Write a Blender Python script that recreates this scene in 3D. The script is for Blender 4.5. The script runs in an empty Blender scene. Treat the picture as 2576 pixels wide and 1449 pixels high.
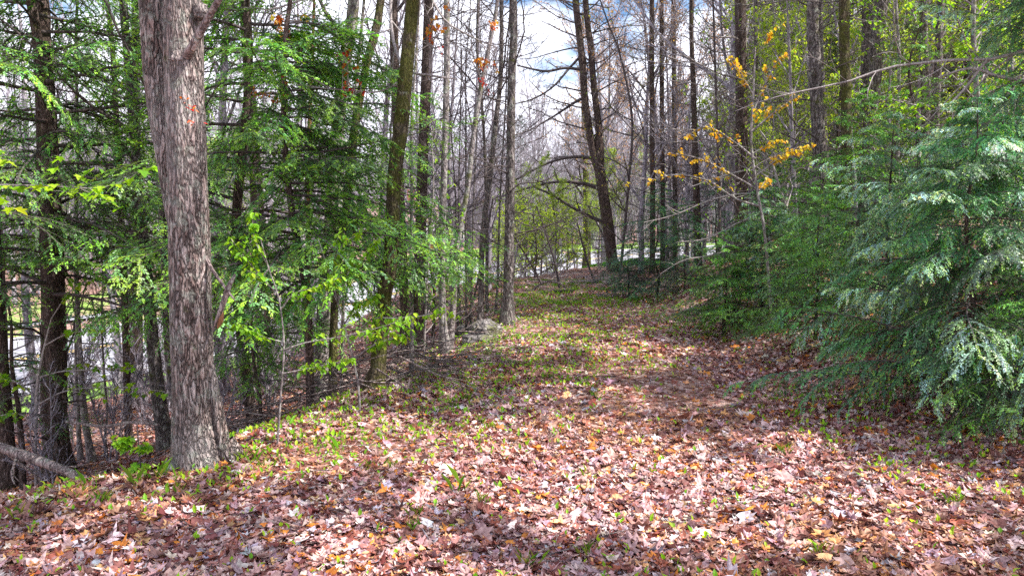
import bpy, math
import numpy as np
from math import radians, sin, cos, pi, tan

# ------------------------------------------------------------------ camera, sky, sun, exposure
scn = bpy.context.scene
COL = scn.collection
CAM_Z = 1.6
PITCH = radians(5.04)
F = 1860.0                     # focal length for a 2576 x 1449 frame
cam_d = bpy.data.cameras.new('camera'); cam = bpy.data.objects.new('camera', cam_d); COL.objects.link(cam)
cam_d.sensor_width = 36; cam_d.lens = 36*F/2576.0
cam_d.clip_start = .05; cam_d.clip_end = 1500
cam.location = (0, 0, CAM_Z); cam.rotation_euler = (pi/2-PITCH, 0, 0)
scn.camera = cam

SUN_AZ, SUN_EL = radians(101), radians(53)      # azimuth to the right of the view direction
w = bpy.data.worlds.new('World'); scn.world = w; w.use_nodes = True
nt = w.node_tree; nt.nodes.clear()
wo = nt.nodes.new('ShaderNodeOutputWorld'); bg = nt.nodes.new('ShaderNodeBackground')
sky = nt.nodes.new('ShaderNodeTexSky'); sky.sky_type = 'NISHITA'; sky.sun_disc = False
sky.sun_elevation = SUN_EL; sky.sun_rotation = SUN_AZ
tc = nt.nodes.new('ShaderNodeTexCoord'); mp = nt.nodes.new('ShaderNodeMapping'); mp.inputs['Scale'].default_value = (1, 1, 2.6); mp.inputs['Location'].default_value = (3.7, 6.1, 2.55)
nz = nt.nodes.new('ShaderNodeTexNoise'); nz.inputs['Scale'].default_value = 3.1; nz.inputs['Detail'].default_value = 9; nz.inputs['Roughness'].default_value = .6
cr = nt.nodes.new('ShaderNodeValToRGB'); cr.color_ramp.elements[0].position = .38; cr.color_ramp.elements[1].position = .5
mx = nt.nodes.new('ShaderNodeMix'); mx.data_type = 'RGBA'
mx.inputs[7].default_value = (11.2, 11.4, 12.8, 1)
nt.links.new(tc.outputs['Generated'], mp.inputs[0]); nt.links.new(mp.outputs[0], nz.inputs[0])
sx = nt.nodes.new('ShaderNodeSeparateXYZ'); nt.links.new(tc.outputs['Generated'], sx.inputs[0])     # more cloud towards the horizon
ma = nt.nodes.new('ShaderNodeMapRange'); ma.inputs[1].default_value = .0; ma.inputs[2].default_value = .3; ma.inputs[3].default_value = .3; ma.inputs[4].default_value = -.05; nt.links.new(sx.outputs[2], ma.inputs[0])
ad = nt.nodes.new('ShaderNodeMath'); ad.operation = 'ADD'; nt.links.new(nz.outputs[0], ad.inputs[0]); nt.links.new(ma.outputs[0], ad.inputs[1])
nt.links.new(ad.outputs[0], cr.inputs[0]); nt.links.new(cr.outputs[0], mx.inputs[0])
tn = nt.nodes.new('ShaderNodeMix'); tn.data_type = 'RGBA'; tn.blend_type = 'MULTIPLY'; tn.inputs[0].default_value = 1; tn.inputs[7].default_value = (.75, 1.05, 1.3, 1); nt.links.new(sky.outputs[0], tn.inputs[6]); nt.links.new(tn.outputs[2], mx.inputs[6]); nt.links.new(mx.outputs[2], bg.inputs[0])
bg.inputs[1].default_value = .072
nt.links.new(bg.outputs[0], wo.inputs[0])

sun_d = bpy.data.lights.new('sun', 'SUN'); sun = bpy.data.objects.new('sun', sun_d); COL.objects.link(sun)
sun_d.energy = 5.0; sun_d.angle = radians(.5); sun_d.color = (1, .95, .87)
sun.rotation_euler = (pi/2-SUN_EL, 0, pi-SUN_AZ)
scn.view_settings.view_transform = 'Standard'; scn.view_settings.look = 'None'
scn.view_settings.exposure = 1.15; scn.view_settings.gamma = 1
scn.cycles.max_bounces = 6; scn.cycles.transparent_max_bounces = 6
scn.cycles.diffuse_bounces = 3; scn.cycles.glossy_bounces = 2; scn.cycles.transmission_bounces = 3
scn.cycles.use_denoising = False

# ------------------------------------------------------------------ helpers
rng = np.random.default_rng(11)
def R(a, b, n=None): return rng.uniform(a, b, n)
def nrm(v): return v/np.maximum(np.linalg.norm(v, axis=-1, keepdims=True), 1e-9)

def sstep(a, b, x):
    t = np.clip((x-a)/(b-a), 0, 1); return t*t*(3-2*t)

ROAD = np.array([(-52,-22,-3.6,5),(-34,2,-3.2,5),(-22,14,-2.8,5),(-13,24.5,-2.45,5),(-8,33,-2.2,5),(-4,42,-1.85,5.4),(2,50,-1.35,6.2),(9,56,-.85,6.8),
                 (18,60,-.45,6.5),(30,62,-.2,6),(60,64,.2,6),(120,70,1,6)], float)
def cat(P, n):
    P = np.asarray(P, float); Q = np.vstack([2*P[0]-P[1], P, 2*P[-1]-P[-2]])
    m = len(P)-1; out = []
    t = np.linspace(0, m, n); i = np.minimum(t.astype(int), m-1); f = (t-i)[:, None]
    p0, p1, p2, p3 = Q[i], Q[i+1], Q[i+2], Q[i+3]
    return .5*((2*p1)+(-p0+p2)*f+(2*p0-5*p1+4*p2-p3)*f**2+(-p0+3*p1-3*p2+p3)*f**3)
ROADF = cat(ROAD, 160)
def road_near(x, y):
    x = np.asarray(x, float); sh = x.shape; x = x.ravel(); y = np.asarray(y, float).ravel()
    best = np.full(x.shape, 1e9); z = np.zeros(x.shape); hw = np.zeros(x.shape); side = np.zeros(x.shape)
    for i in range(len(ROADF)-1):
        a, b = ROADF[i], ROADF[i+1]; d = b[:2]-a[:2]; L = d@d
        t = np.clip(((x-a[0])*d[0]+(y-a[1])*d[1])/L, 0, 1)
        px, py = a[0]+t*d[0]-x, a[1]+t*d[1]-y; q = px*px+py*py
        m = q < best; best = np.where(m, q, best); z = np.where(m, a[2]+t*(b[2]-a[2]), z); hw = np.where(m, a[3]+t*(b[3]-a[3]), hw)
        side = np.where(m, np.sign(d[0]*py-d[1]*px), side)   # +1: right-hand side (camera side)
    return np.sqrt(best).reshape(sh), z.reshape(sh), hw.reshape(sh), side.reshape(sh)

CY = [-30,-10,0,3,4.0,4.4,4.8,5.4,6.2,7.4,9.6,11.7,13.5,15,17,20,30,60]
CX = [-9,-7,-5.5,-4.6,-3.9,-3.1,-2.4,-2.0,-1.62,-1.2,-.62,-.2,.15,-.2,-1.2,-3,-6,-10]
BY = [-30,0,3,5,7.4,10,12.4,14,16,20,30,60]
BX = [5,3.6,3.4,3.0,2.85,2.9,3.0,2.7,2.9,4.2,7,22]
def wob(x, y):
    return (.025*np.sin(1.7*x+.6*y+1)+.02*np.sin(2.9*y-1.3*x)+.012*np.sin(5.1*x+3.3*y)+.01*np.sin(7.7*y-4.1*x+2))
def hgt(x, y, detail=True):
    x = np.asarray(x, float); y = np.asarray(y, float)
    xc = np.interp(y, CY, CX); xb = np.interp(y, BY, BX)
    t = np.maximum(xc-x+.25, 0); drop = .50*(np.sqrt(t*t+.45**2)-.45)
    zl = -2.7*(1-np.exp(-drop/2.7))
    t2 = np.maximum(x-xb+.2, 0); rise = .62*(np.sqrt(t2*t2+.5**2)-.5)
    zr = 2.4*(1-np.exp(-rise/2.4))*(1-.5*sstep(22, 45, y))
    crown = -.05*((x-(xc+xb)/2)/2)**2*np.where((x > xc) & (x < xb), 1, 0)*0
    fwd = -(.028-.017*sstep(-.5, 3.5, x))*np.maximum(y-17, 0)*(1-sstep(40, 80, y))
    z = zl+zr+fwd+crown
    hill = .055*np.maximum(np.hypot(x*.6, y)-95, 0)
    hill = 16*(1-np.exp(-hill/16))
    z = np.where(y > 0, z, z)
    rd, rz, hw, side = road_near(x, y)
    far = sstep(hw, hw+3, rd)*np.where(side > 0, 0, 1)          # beyond the road
    z = z*(1-far)+far*(rz-.1+0*rd)
    wgt = 1-sstep(hw+.4, hw+7, rd)
    zz = z*(1-wgt)+(rz-.06)*wgt+hill*sstep(hw+5, hw+30, rd)
    if detail: zz = zz+wob(x, y)*sstep(hw, hw+2, rd)
    return zz
def ray(u, v):
    a = (u-1288)/F; b = -(v-724.5)/F
    return np.array([a, cos(PITCH)+b*sin(PITCH), -sin(PITCH)+b*cos(PITCH)])
def PT(u, v, d):
    r = ray(u, v); return np.array([0, 0, CAM_Z])+r*(d/r[1])
def G(u, v):                     # where the view through a photo pixel meets the terrain
    r = ray(u, v); t = np.concatenate([np.arange(1.5, 30, .02), np.arange(30, 140, .1)])
    P = np.array([0, 0, CAM_Z])[None]+r[None]*t[:, None]
    below = P[:, 2] < hgt(P[:, 0], P[:, 1])
    i = int(np.argmax(below)) if below.any() else len(t)-1
    return P[i]
def UP(u, d):                    # ground point at depth d in the column u
    p = PT(u, 600, d); p[2] = float(hgt(p[0], p[1])); return p

class Geo:
    def __init__(s): s.v = []; s.f = []; s.c = []; s.n = 0
    def add(s, V, Fc, C):
        V = np.asarray(V, float).reshape(-1, 3); Fc = np.asarray(Fc, np.int64)
        C = np.asarray(C, float)
        if C.ndim == 1: C = np.broadcast_to(C, (len(V), 3))
        s.v.append(V); s.c.append(C.reshape(-1, 3)); s.f.append(Fc+s.n); s.n += len(V)
        return s
    def build(s, name, mat, parent=None, base=(0, 0, 0), smooth=False):
        me = bpy.data.meshes.new(name)
        V = np.concatenate(s.v)-np.asarray(base); C = np.concatenate(s.c)
        sizes = np.concatenate([np.full(len(f), f.shape[1]) for f in s.f]); idx = np.concatenate([f.ravel() for f in s.f])
        me.vertices.add(len(V)); me.vertices.foreach_set('co', V.astype(np.float32).ravel())
        me.loops.add(len(idx)); me.loops.foreach_set('vertex_index', idx.astype(np.int32))
        me.polygons.add(len(sizes)); st = np.concatenate([[0], np.cumsum(sizes)[:-1]])
        me.polygons.foreach_set('loop_start', st.astype(np.int32))
        me.polygons.foreach_set('use_smooth', np.full(len(sizes), smooth))
        at = me.color_attributes.new('col', 'FLOAT_COLOR', 'POINT')
        at.data.foreach_set('color', np.concatenate([C, np.ones((len(C), 1))], 1).astype(np.float32).ravel())
        me.update(calc_edges=True); me.materials.append(mat)
        o = bpy.data.objects.new(name, me); COL.objects.link(o)
        if parent is not None: o.parent = parent
        else: o.location = base
        return o
def tag(o, label=None, cat=None, group=None, kind=None):
    if label: o['label'] = label
    if cat: o['category'] = cat
    if group: o['group'] = group
    if kind: o['kind'] = kind
    return o
def thing(name, label, cat, loc, group=None):
    o = bpy.data.objects.new(name, None); COL.objects.link(o); o.location = loc; o.empty_display_size = .2
    return tag(o, label, cat, group)
def children(o): return [c for c in list(bpy.data.objects) if c.parent == o]

def tubes(geo, P, Rr, S, col, caps=False, ridge=0, seed=0):
    P = np.asarray(P, float); Rr = np.asarray(Rr, float)
    if P.ndim == 2: P = P[None]; Rr = Rr[None]
    B, N, _ = P.shape
    T = nrm(np.gradient(P, axis=1))
    m = nrm(P[:, -1]-P[:, 0]); ref = np.where(np.abs(m[:, 2:3]) > .8, np.array([[1., 0, 0]]), np.array([[0, 0, 1.]]))
    n1 = nrm(np.cross(T, ref[:, None, :])); n2 = np.cross(T, n1)
    th = np.arange(S)*2*pi/S
    rr = Rr[:, :, None]*np.ones(S)
    if ridge:
        r = np.random.default_rng(seed); L = np.concatenate([np.zeros((B, 1)), np.cumsum(np.linalg.norm(np.diff(P, axis=1), axis=2), 1)], 1)[:, :, None]
        q = 0
        for k, a in ((2, .5), (3, .45), (5, .3), (8, .22), (11, .2)):
            q = q+a*np.sin(k*th+r.uniform(0, 6)+L*r.uniform(-.2, .2)+.8*np.sin(L*r.uniform(1, 4)+r.uniform(0, 6)))
        q = q+.35*np.sin(L*r.uniform(3, 6)+2*th+r.uniform(0, 6))+.2*r.normal(size=(B, N, S))
        rr = rr*(1+ridge*q)
    V = P[:, :, None, :]+rr[..., None]*(np.cos(th)[:, None]*n1[:, :, None, :]+np.sin(th)[:, None]*n2[:, :, None, :])
    i = np.arange(N-1)[:, None]*S; j = np.arange(S)[None]; j2 = (j+1) % S
    q = np.stack([i+j, i+j2, i+S+j2, i+S+j], -1).reshape(-1, 4)
    Fc = (q[None]+(np.arange(B)*N*S)[:, None, None]).reshape(-1, 4)
    col = np.asarray(col, float)
    if col.ndim == 2: col = np.repeat(col, N*S, 0)
    geo.add(V, Fc, col)
    if caps:
        b = np.arange(B)*N*S
        for b0, end in ((b, 0), (b+(N-1)*S, 1)):
            for bi, bb in enumerate(b0):
                ctr = P[bi, 0 if end == 0 else -1]
                ring = V[bi, 0 if end == 0 else -1]
                vv = np.vstack([ring, ctr]); ff = np.stack([np.arange(S), (np.arange(S)+1) % S, np.full(S, S)], -1)
                geo.add(vv, ff if end else ff[:, ::-1], col if col.ndim == 1 else col[0])
    return geo

def march(p0, d0, L, N, wander, trop, up=(0, 0, 1)):
    B = len(p0); P = np.zeros((B, N, 3)); P[:, 0] = p0; d = nrm(d0); st = (L/(N-1))[:, None]
    trop = np.broadcast_to(np.asarray(trop, float), (B,))[:, None]
    for k in range(1, N):
        d = nrm(d+wander*rng.normal(size=(B, 3))+trop*np.asarray(up, float)/(N-1))
        P[:, k] = P[:, k-1]+d*st
    return P
def grow(P, Rr, n, lo, hi, ratio, ang, N, rratio=.5, wander=.12, trop=.2, planar=False, taper=.5, rmin=.001, Lfix=None, along=True, roll=None):
    B, M, _ = P.shape
    idx = np.repeat(np.arange(B), n)
    t = (np.tile(np.arange(n), B)+R(0, 1, B*n))/n*(hi-lo)+lo
    f = t*(M-1); i = np.minimum(f.astype(int), M-2); fr = (f-i)[:, None]
    p = P[idx, i]*(1-fr)+P[idx, i+1]*fr; T = nrm(P[idx, i+1]-P[idx, i])
    r = Rr[idx, i]*(1-fr[:, 0])+Rr[idx, i+1]*fr[:, 0]
    if planar:
        s = np.where(np.arange(B*n) % 2 == 0, 1., -1.)[:, None]
        perp = nrm(np.cross(T, np.array([0, 0, 1.]))*s+rng.normal(size=(B*n, 3))*np.array([.12, .12, .16]))
        if roll is not None: rl = np.asarray(roll)[idx][:, None]; perp = perp*np.cos(rl)+np.cross(T, perp)*np.sin(rl)
    else:
        a = rng.normal(size=(B*n, 3)); perp = nrm(a-T*(a*T).sum(1, keepdims=True))
    A = ang*R(.8, 1.2, B*n)[:, None]
    d = np.cos(A)*T+np.sin(A)*perp
    PL = np.linalg.norm(np.diff(P, axis=1), axis=2).sum(1)[idx]
    L = (PL*ratio if Lfix is None else np.full(B*n, Lfix))*R(.55, 1.15, B*n)*((1.1-taper*t) if along else 1)
    Q = march(p, d, L, N, wander, trop)
    r0 = np.maximum(r*rratio, rmin)[:, None]
    return Q, np.maximum(r0*np.linspace(1, .35, N)[None], rmin*.7)

def template(geo, tv, tf, pos, X, Y, Z, sc, col, curl=None):
    """copies of a small leaf shape: X across, Y along, Z normal"""
    M = len(pos); k = len(tv)
    tv = np.broadcast_to(tv, (M, k, 3)).copy() if tv.ndim == 2 else tv
    if curl is not None:
        tv = tv.copy(); tv[:, :, 2] += curl[:, 0:1]*(tv[:, :, 0]**2)+curl[:, 1:2]*((tv[:, :, 1]-.5)**2)+curl[:, 2:3]*tv[:, :, 0]*tv[:, :, 1]
    tv = tv*np.asarray(sc)[:, None, None]
    V = pos[:, None]+tv[..., 0:1]*X[:, None]+tv[..., 1:2]*Y[:, None]+tv[..., 2:3]*Z[:, None]
    Fc = (np.asarray(tf)[None]+(np.arange(M)*k)[:, None, None]).reshape(-1, np.asarray(tf).shape[1])
    geo.add(V, Fc, np.repeat(col, k, 0))
def fan(out, fold=.12, cx=0., cy=.5):
    o = np.array(out, float); z = np.abs(o[:, 0])*fold
    tv = np.vstack([np.column_stack([o, z]), [[cx, cy, -.0]]]); n = len(o)
    return tv, np.stack([np.full(n, n), np.arange(n), (np.arange(n)+1) % n], -1)
BEECH = fan([(0, 0), (.22, .2), (.3, .45), (.2, .75), (0, 1.05), (-.2, .75), (-.3, .45), (-.22, .2)], .5)
OVATE = fan([(0, 0), (.25, .2), (.28, .5), (0, 1), (-.28, .5), (-.25, .2)], .4)
MAPLE = fan([(0, 0), (.2, .02), (.48, .12), (.34, .3), (.62, .55), (.36, .58), (.26, .55), (.22, .78), (0, 1.1), (-.22, .78), (-.26, .55), (-.36, .58), (-.62, .55), (-.34, .3), (-.48, .12), (-.2, .02)], .3, 0, .38)
OAKY = fan([(0, 0), (.16, .12), (.1, .22), (.32, .38), (.18, .48), (.36, .68), (.16, .74), (0, 1.05), (-.16, .74), (-.36, .68), (-.18, .48), (-.32, .38), (-.1, .22), (-.16, .12)], .25)

def pick(pal, n, jit=.12):
    pal = np.array(pal, float); c = pal[rng.integers(0, len(pal), n)]
    return np.clip(c*(1+jit*rng.normal(size=(n, 1)))*(1+.05*rng.normal(size=(n, 3))), .005, .95)
YG = [(.22,.46,.015), (.27,.48,.02), (.15,.34,.02), (.34,.50,.03), (.12,.28,.02)]
BG_ = [(.10,.27,.02), (.16,.36,.02), (.20,.40,.03)]
ORG = [(.58,.24,.02), (.50,.14,.02), (.48,.28,.03), (.42,.08,.03), (.36,.12,.04)]
RED = [(.62,.03,.03), (.52,.06,.05), (.66,.12,.04), (.45,.03,.05)]
OCH = [(.62,.42,.02), (.68,.48,.03), (.56,.36,.03), (.5,.42,.04), (.62,.32,.03)]

def bunch(geo, pts, n, size, pal, tmpl=MAPLE, droop=.9, spread=.02):
    pts = np.asarray(pts, float).reshape(-1, 3); M = len(pts)*n
    p = np.repeat(pts, n, 0)+rng.normal(size=(M, 3))*spread
    a = R(0, 2*pi, M); dr = droop*R(.5, 1.3, M)
    Y = nrm(np.stack([np.cos(a), np.sin(a), -dr], -1)); X = nrm(np.cross(Y, np.array([0, 0, 1.]))+.25*rng.normal(size=(M, 3))); X = nrm(X-Y*(X*Y).sum(1, keepdims=True))
    Z = np.cross(X, Y)
    template(geo, tmpl[0], tmpl[1], p, X, Y, Z, size*R(.6, 1.25, M), pick(pal, M))

def needles(geo, P, spacing, ln, wd, pal, tip=None, shade=None):
    """flat rows of hemlock needles along twigs P (B,N,3)"""
    B, N, _ = P.shape
    PL = np.linalg.norm(np.diff(P, axis=1), axis=2).sum(1)
    K = np.maximum((PL/spacing).astype(int), 2); idx = np.repeat(np.arange(B), K)
    t = R(.02, 1, len(idx)); f = t*(N-1); i = np.minimum(f.astype(int), N-2); fr = (f-i)[:, None]
    p = P[idx, i]*(1-fr)+P[idx, i+1]*fr; T = nrm(P[idx, i+1]-P[idx, i]); n = len(idx)
    s = np.where(rng.random(n) < .5, 1., -1.)[:, None]
    side = nrm(np.cross(T, np.array([0, 0, 1.])))
    rl = (rng.normal(size=B)*.22)[idx][:, None]; side = side*np.cos(rl)+np.cross(T, side)*np.sin(rl)
    d = nrm(side*s+T*R(.4, 1., n)[:, None]+rng.normal(size=(n, 3))*.14); L = (ln*.92*R(.7, 1.2, n)*(1.15-.5*t))[:, None]
    W = nrm(T+.2*rng.normal(size=(n, 3)))*wd*1.7
    V = np.stack([p-W*.35, p+d*L*.5-W, p+d*L, p+d*L*.45+W], 1)
    cb = pick(pal, B, .3)
    if shade is not None: cb = cb*shade  # random branch tone, plus the painted sheen where given
    cb = cb[idx]
    if tip is not None:
        new = (rng.random(B) < tip)[idx]*sstep(.35, .9, t)
        cb = cb*(1-new[:, None])+np.array([.28, .52, .03])*new[:, None]
    cb = cb*(1+.07*rng.normal(size=(n, 1)))
    geo.add(V, np.arange(n*4).reshape(-1, 4), np.clip(np.repeat(cb, 4, 0), .004, 1))
    return geo

# ------------------------------------------------------------------ materials
def mat(name):
    m = bpy.data.materials.new(name); m.use_nodes = True; t = m.node_tree; t.nodes.clear()
    return m, t, t.nodes.new('ShaderNodeOutputMaterial')
def N_(t, k, **kw):
    n = t.nodes.new('ShaderNode'+k)
    for a, b in kw.items():
        if a[0] == '_': setattr(n, a[1:], b)
        else: n.inputs[a.replace('_', ' ')].default_value = b
    return n
def ramp(t, src, stops):
    r = t.nodes.new('ShaderNodeValToRGB'); e = r.color_ramp.elements
    e[0].position, e[0].color = stops[0][0], (*stops[0][1], 1); e[1].position, e[1].color = stops[-1][0], (*stops[-1][1], 1)
    for p, c in stops[1:-1]: q = e.new(p); q.color = (*c, 1)
    t.links.new(src, r.inputs[0]); return r.outputs[0]
def mixc(t, fac, a, b, mode='MIX'):
    m = t.nodes.new('ShaderNodeMix'); m.data_type = 'RGBA'; m.blend_type = mode
    for s, v in ((0, fac), (6, a), (7, b)):
        if hasattr(v, 'links'): t.links.new(v, m.inputs[s])
        else: m.inputs[s].default_value = v if s == 0 else (*v, 1)
    return m.outputs[2]
def leafmat(name, trans, rough, spec, noise=0):
    m, t, o = mat(name); at = N_(t, 'Attribute', _attribute_name='col')
    p = N_(t, 'BsdfPrincipled', Roughness=rough); p.inputs['Specular IOR Level'].default_value = spec
    tr = N_(t, 'BsdfTranslucent'); ms = N_(t, 'MixShader'); ms.inputs[0].default_value = trans
    c = at.outputs['Color']
    if noise:
        tcn = N_(t, 'TexCoord'); nn = N_(t, 'TexNoise', Scale=noise, Detail=3.); t.links.new(tcn.outputs['Object'], nn.inputs[0])
        c = mixc(t, 1., c, ramp(t, nn.outputs[0], [(.3, (.5, .42, .42)), (.6, (1.12, 1.12, 1.12))]), 'MULTIPLY')
    t.links.new(c, p.inputs['Base Color'])
    c2 = mixc(t, 1., c, (1.5, 1.35, .9), 'MULTIPLY') if trans > .3 else c
    t.links.new(c2, tr.inputs[0])
    t.links.new(p.outputs[0], ms.inputs[1]); t.links.new(tr.outputs[0], ms.inputs[2]); t.links.new(ms.outputs[0], o.inputs[0])
    return m
M_LEAF = leafmat('fresh_leaf', .5, .5, .35)
M_NEEDLE = leafmat('hemlock_needle', .35, .5, .9)
M_LITTER = leafmat('dead_leaf', .12, .55, .35, 40)
def barkmat(name, dark, mid, lite, scale=9., stretch=.18, ck=.55, bd=.03, moss=0., lichen=0., bump=.5, attr=True, mosscol=(.10,.11,.012), patch=None):
    m, t, o = mat(name); tcn = N_(t, 'TexCoord'); mp = N_(t, 'Mapping'); mp.inputs['Scale'].default_value = (1, 1, stretch)
    t.links.new(tcn.outputs['Object'], mp.inputs[0])
    n1 = N_(t, 'TexNoise', Scale=scale*2, Detail=9., Roughness=.72, Distortion=.6); t.links.new(mp.outputs[0], n1.inputs[0])
    v = N_(t, 'TexVoronoi', _feature='DISTANCE_TO_EDGE', Scale=scale*1.6); 
    n0 = N_(t, 'TexNoise', Scale=scale, Detail=4.); t.links.new(mp.outputs[0], n0.inputs[0])
    mm = t.nodes.new('ShaderNodeMix'); mm.data_type = 'RGBA'; mm.blend_type = 'LINEAR_LIGHT'; mm.inputs[0].default_value = .12
    t.links.new(mp.outputs[0], mm.inputs[6]); t.links.new(n0.outputs['Color'], mm.inputs[7]); t.links.new(mm.outputs[2], v.inputs[0])
    crack = ramp(t, v.outputs[0], [(.0, (0, 0, 0)), (.12, (.7, .7, .7)), (.35, (1, 1, 1))])
    c = ramp(t, n1.outputs[0], [(.33, dark), (.5, mid), (.68, lite)])
    c = mixc(t, ck, c, crack, 'MULTIPLY')
    if patch:
        n3 = N_(t, 'TexNoise', Scale=2.2, Detail=6., Roughness=.65); mp3 = N_(t, 'Mapping'); mp3.inputs['Scale'].default_value = (1, 1, .45)
        t.links.new(tcn.outputs['Object'], mp3.inputs[0]); t.links.new(mp3.outputs[0], n3.inputs[0])
        f = ramp(t, n3.outputs[0], [(.46, (0, 0, 0)), (.58, (1, 1, 1))]); c = mixc(t, f, c, mixc(t, .5, c, patch))
    if lichen:
        n2 = N_(t, 'TexNoise', Scale=11., Detail=7., Roughness=.7); t.links.new(tcn.outputs['Object'], n2.inputs[0])
        f = ramp(t, n2.outputs[0], [(.62-lichen*.2, (0, 0, 0)), (.68-lichen*.2, (1, 1, 1))])
        c = mixc(t, f, c, mixc(t, .4, (.42, .44, .38), c, 'MIX'))
    if moss:
        n4 = N_(t, 'TexNoise', Scale=6., Detail=7., Roughness=.7); t.links.new(tcn.outputs['Object'], n4.inputs[0])
        f = ramp(t, n4.outputs[0], [(.64-moss*.3, (0, 0, 0)), (.72-moss*.3, (1, 1, 1))]); c = mixc(t, f, c, mixc(t, .3, mosscol, c))
    p = N_(t, 'BsdfPrincipled', Roughness=.85); p.inputs['Specular IOR Level'].default_value = .25
    t.links.new(c, p.inputs['Base Color'])
    ad = t.nodes.new('ShaderNodeMath'); ad.operation = 'MULTIPLY_ADD'; ad.inputs[1].default_value = .5
    t.links.new(n1.outputs[0], ad.inputs[0]); t.links.new(crack, ad.inputs[2])
    b = N_(t, 'Bump', Strength=bump, Distance=bd); t.links.new(ad.outputs[0], b.inputs['Height']); t.links.new(b.outputs[0], p.inputs['Normal'])
    t.links.new(p.outputs[0], o.inputs[0]); return m
M_MAPLE = barkmat('maple_bark', (.12,.06,.05), (.40,.30,.275), (.72,.64,.62), 15, .2, ck=.85, bd=.06, moss=.1, lichen=.45, bump=1., patch=(.5,.45,.44))
M_DARK = barkmat('dark_conifer_bark', (.04,.026,.022), (.15,.10,.085), (.34,.27,.25), 18, .25, moss=.25, bump=.9)
M_PINE = barkmat('pine_bark', (.05,.04,.04), (.20,.165,.16), (.42,.38,.37), 12, .3, moss=.25, lichen=.35, bump=.9)
M_MOSSY = barkmat('mossy_bark', (.03,.022,.012), (.13,.10,.055), (.30,.25,.17), 16, .25, moss=.6, lichen=.1, bump=.9)
M_GREY = barkmat('smooth_grey_bark', (.10,.08,.08), (.27,.23,.23), (.5,.46,.45), 10, .5, moss=.3, lichen=.4, bump=.4)
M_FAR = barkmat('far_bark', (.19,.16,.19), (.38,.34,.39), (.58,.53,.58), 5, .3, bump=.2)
M_TWIG = barkmat('pale_twig_bark', (.2,.17,.16), (.38,.33,.32), (.6,.55,.53), 20, .5, bump=.2)
M_DTWIG = barkmat('dark_twig_bark', (.035,.025,.025), (.11,.085,.085), (.26,.22,.22), 20, .5, bump=.2)
M_RAW = barkmat('broken_orange_wood', (.2,.07,.03), (.46,.22,.10), (.62,.40,.22), 20, .1, bump=.5)
M_DEAD = barkmat('weathered_dead_wood', (.12,.08,.08), (.34,.26,.25), (.62,.53,.50), 12, .2, lichen=.25, bump=.8)
M_ROCK = barkmat('mossy_rock', (.08,.07,.07), (.2,.18,.18), (.36,.34,.33), 5, 1, moss=.45, bump=.8)

# ------------------------------------------------------------------ the ground
def axis(lo, hi, fine, c, n):
    a = np.sinh(np.linspace(-1, 1, n)*c)/np.sinh(c); return np.where(a < 0, -a*lo, a*hi)
gx = axis(-400, 400, 0, 6.2, 300); gy = np.concatenate([-np.geomspace(60, 1, 12), np.linspace(-.5, 20, 150), 20+np.geomspace(.2, 480, 150)])
X, Y = np.meshgrid(gx, gy); Z = hgt(X, Y); ny, nx = X.shape
def lawn_mask(x, y):
    rd, rz, hw, side = road_near(x, y)
    n = .5+.5*np.sin(x*.9+2*np.sin(y*.4))*np.sin(y*.7+x*.2)
    m = ((side < 0) & (rd < hw+11+5*n)).astype(float)*sstep(hw-.1, hw+.3, rd)*(.35+.5*n)*(1-.35*sstep(-6, -14, x))
    b = ((side > 0) & (rd > hw) & (rd < hw+1.2+1.5*n)).astype(float)*.7
    patch = np.exp(-(((x-4.2)/2.4)**2+((y-34)/4.5)**2))*1.2
    return np.clip(m+b+patch, 0, 1)
LM = lawn_mask(X.ravel(), Y.ravel())
gg = Geo(); i = np.arange(ny-1)[:, None]*nx; j = np.arange(nx-1)[None]
gg.add(np.stack([X, Y, Z], -1), np.stack([i+j, i+j+1, i+nx+j+1, i+nx+j], -1).reshape(-1, 4), np.column_stack([LM, LM, LM]))
m, t, o = mat('leaf_strewn_ground'); tcn = N_(t, 'TexCoord')
v = N_(t, 'TexVoronoi', Scale=19., Randomness=1.); t.links.new(tcn.outputs['Object'], v.inputs[0])
sp = t.nodes.new('ShaderNodeSeparateColor'); t.links.new(v.outputs['Color'], sp.inputs[0])
c = ramp(t, sp.outputs[0], [(0, (.06, .02, .018)), (.25, (.20, .08, .05)), (.5, (.30, .16, .12)), (.75, (.42, .27, .23)), (.95, (.56, .42, .38)), (1, (.45, .17, .05))])
nn = N_(t, 'TexNoise', Scale=70., Detail=4.); t.links.new(tcn.outputs['Object'], nn.inputs[0])
c = mixc(t, .7, c, ramp(t, nn.outputs[0], [(.3, (.3, .25, .25)), (.6, (1, 1, 1))]), 'MULTIPLY')
ng = N_(t, 'TexNoise', Scale=5., Detail=8., Roughness=.7); t.links.new(tcn.outputs['Object'], ng.inputs[0])
grs = ramp(t, ng.outputs[0], [(.3, (.12, .2, .03)), (.55, (.2, .36, .04)), (.7, (.34, .40, .12))])
at = N_(t, 'Attribute', _attribute_name='col')
thr = t.nodes.new('ShaderNodeMath'); thr.operation = 'ADD'; t.links.new(at.outputs['Fac'], thr.inputs[0]); t.links.new(ng.outputs[0], thr.inputs[1])
c = mixc(t, ramp(t, thr.outputs[0], [(.85, (0, 0, 0)), (.98, (1, 1, 1))]), c, grs)
p = N_(t, 'BsdfPrincipled', Roughness=.9); t.links.new(c, p.inputs['Base Color'])
b = N_(t, 'Bump', Strength=.8, Distance=.02); t.links.new(sp.outputs[1], b.inputs['Height']); t.links.new(b.outputs[0], p.inputs['Normal'])
t.links.new(p.outputs[0], o.inputs[0])
tag(gg.build('ground', m, smooth=True), kind='structure')

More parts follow.
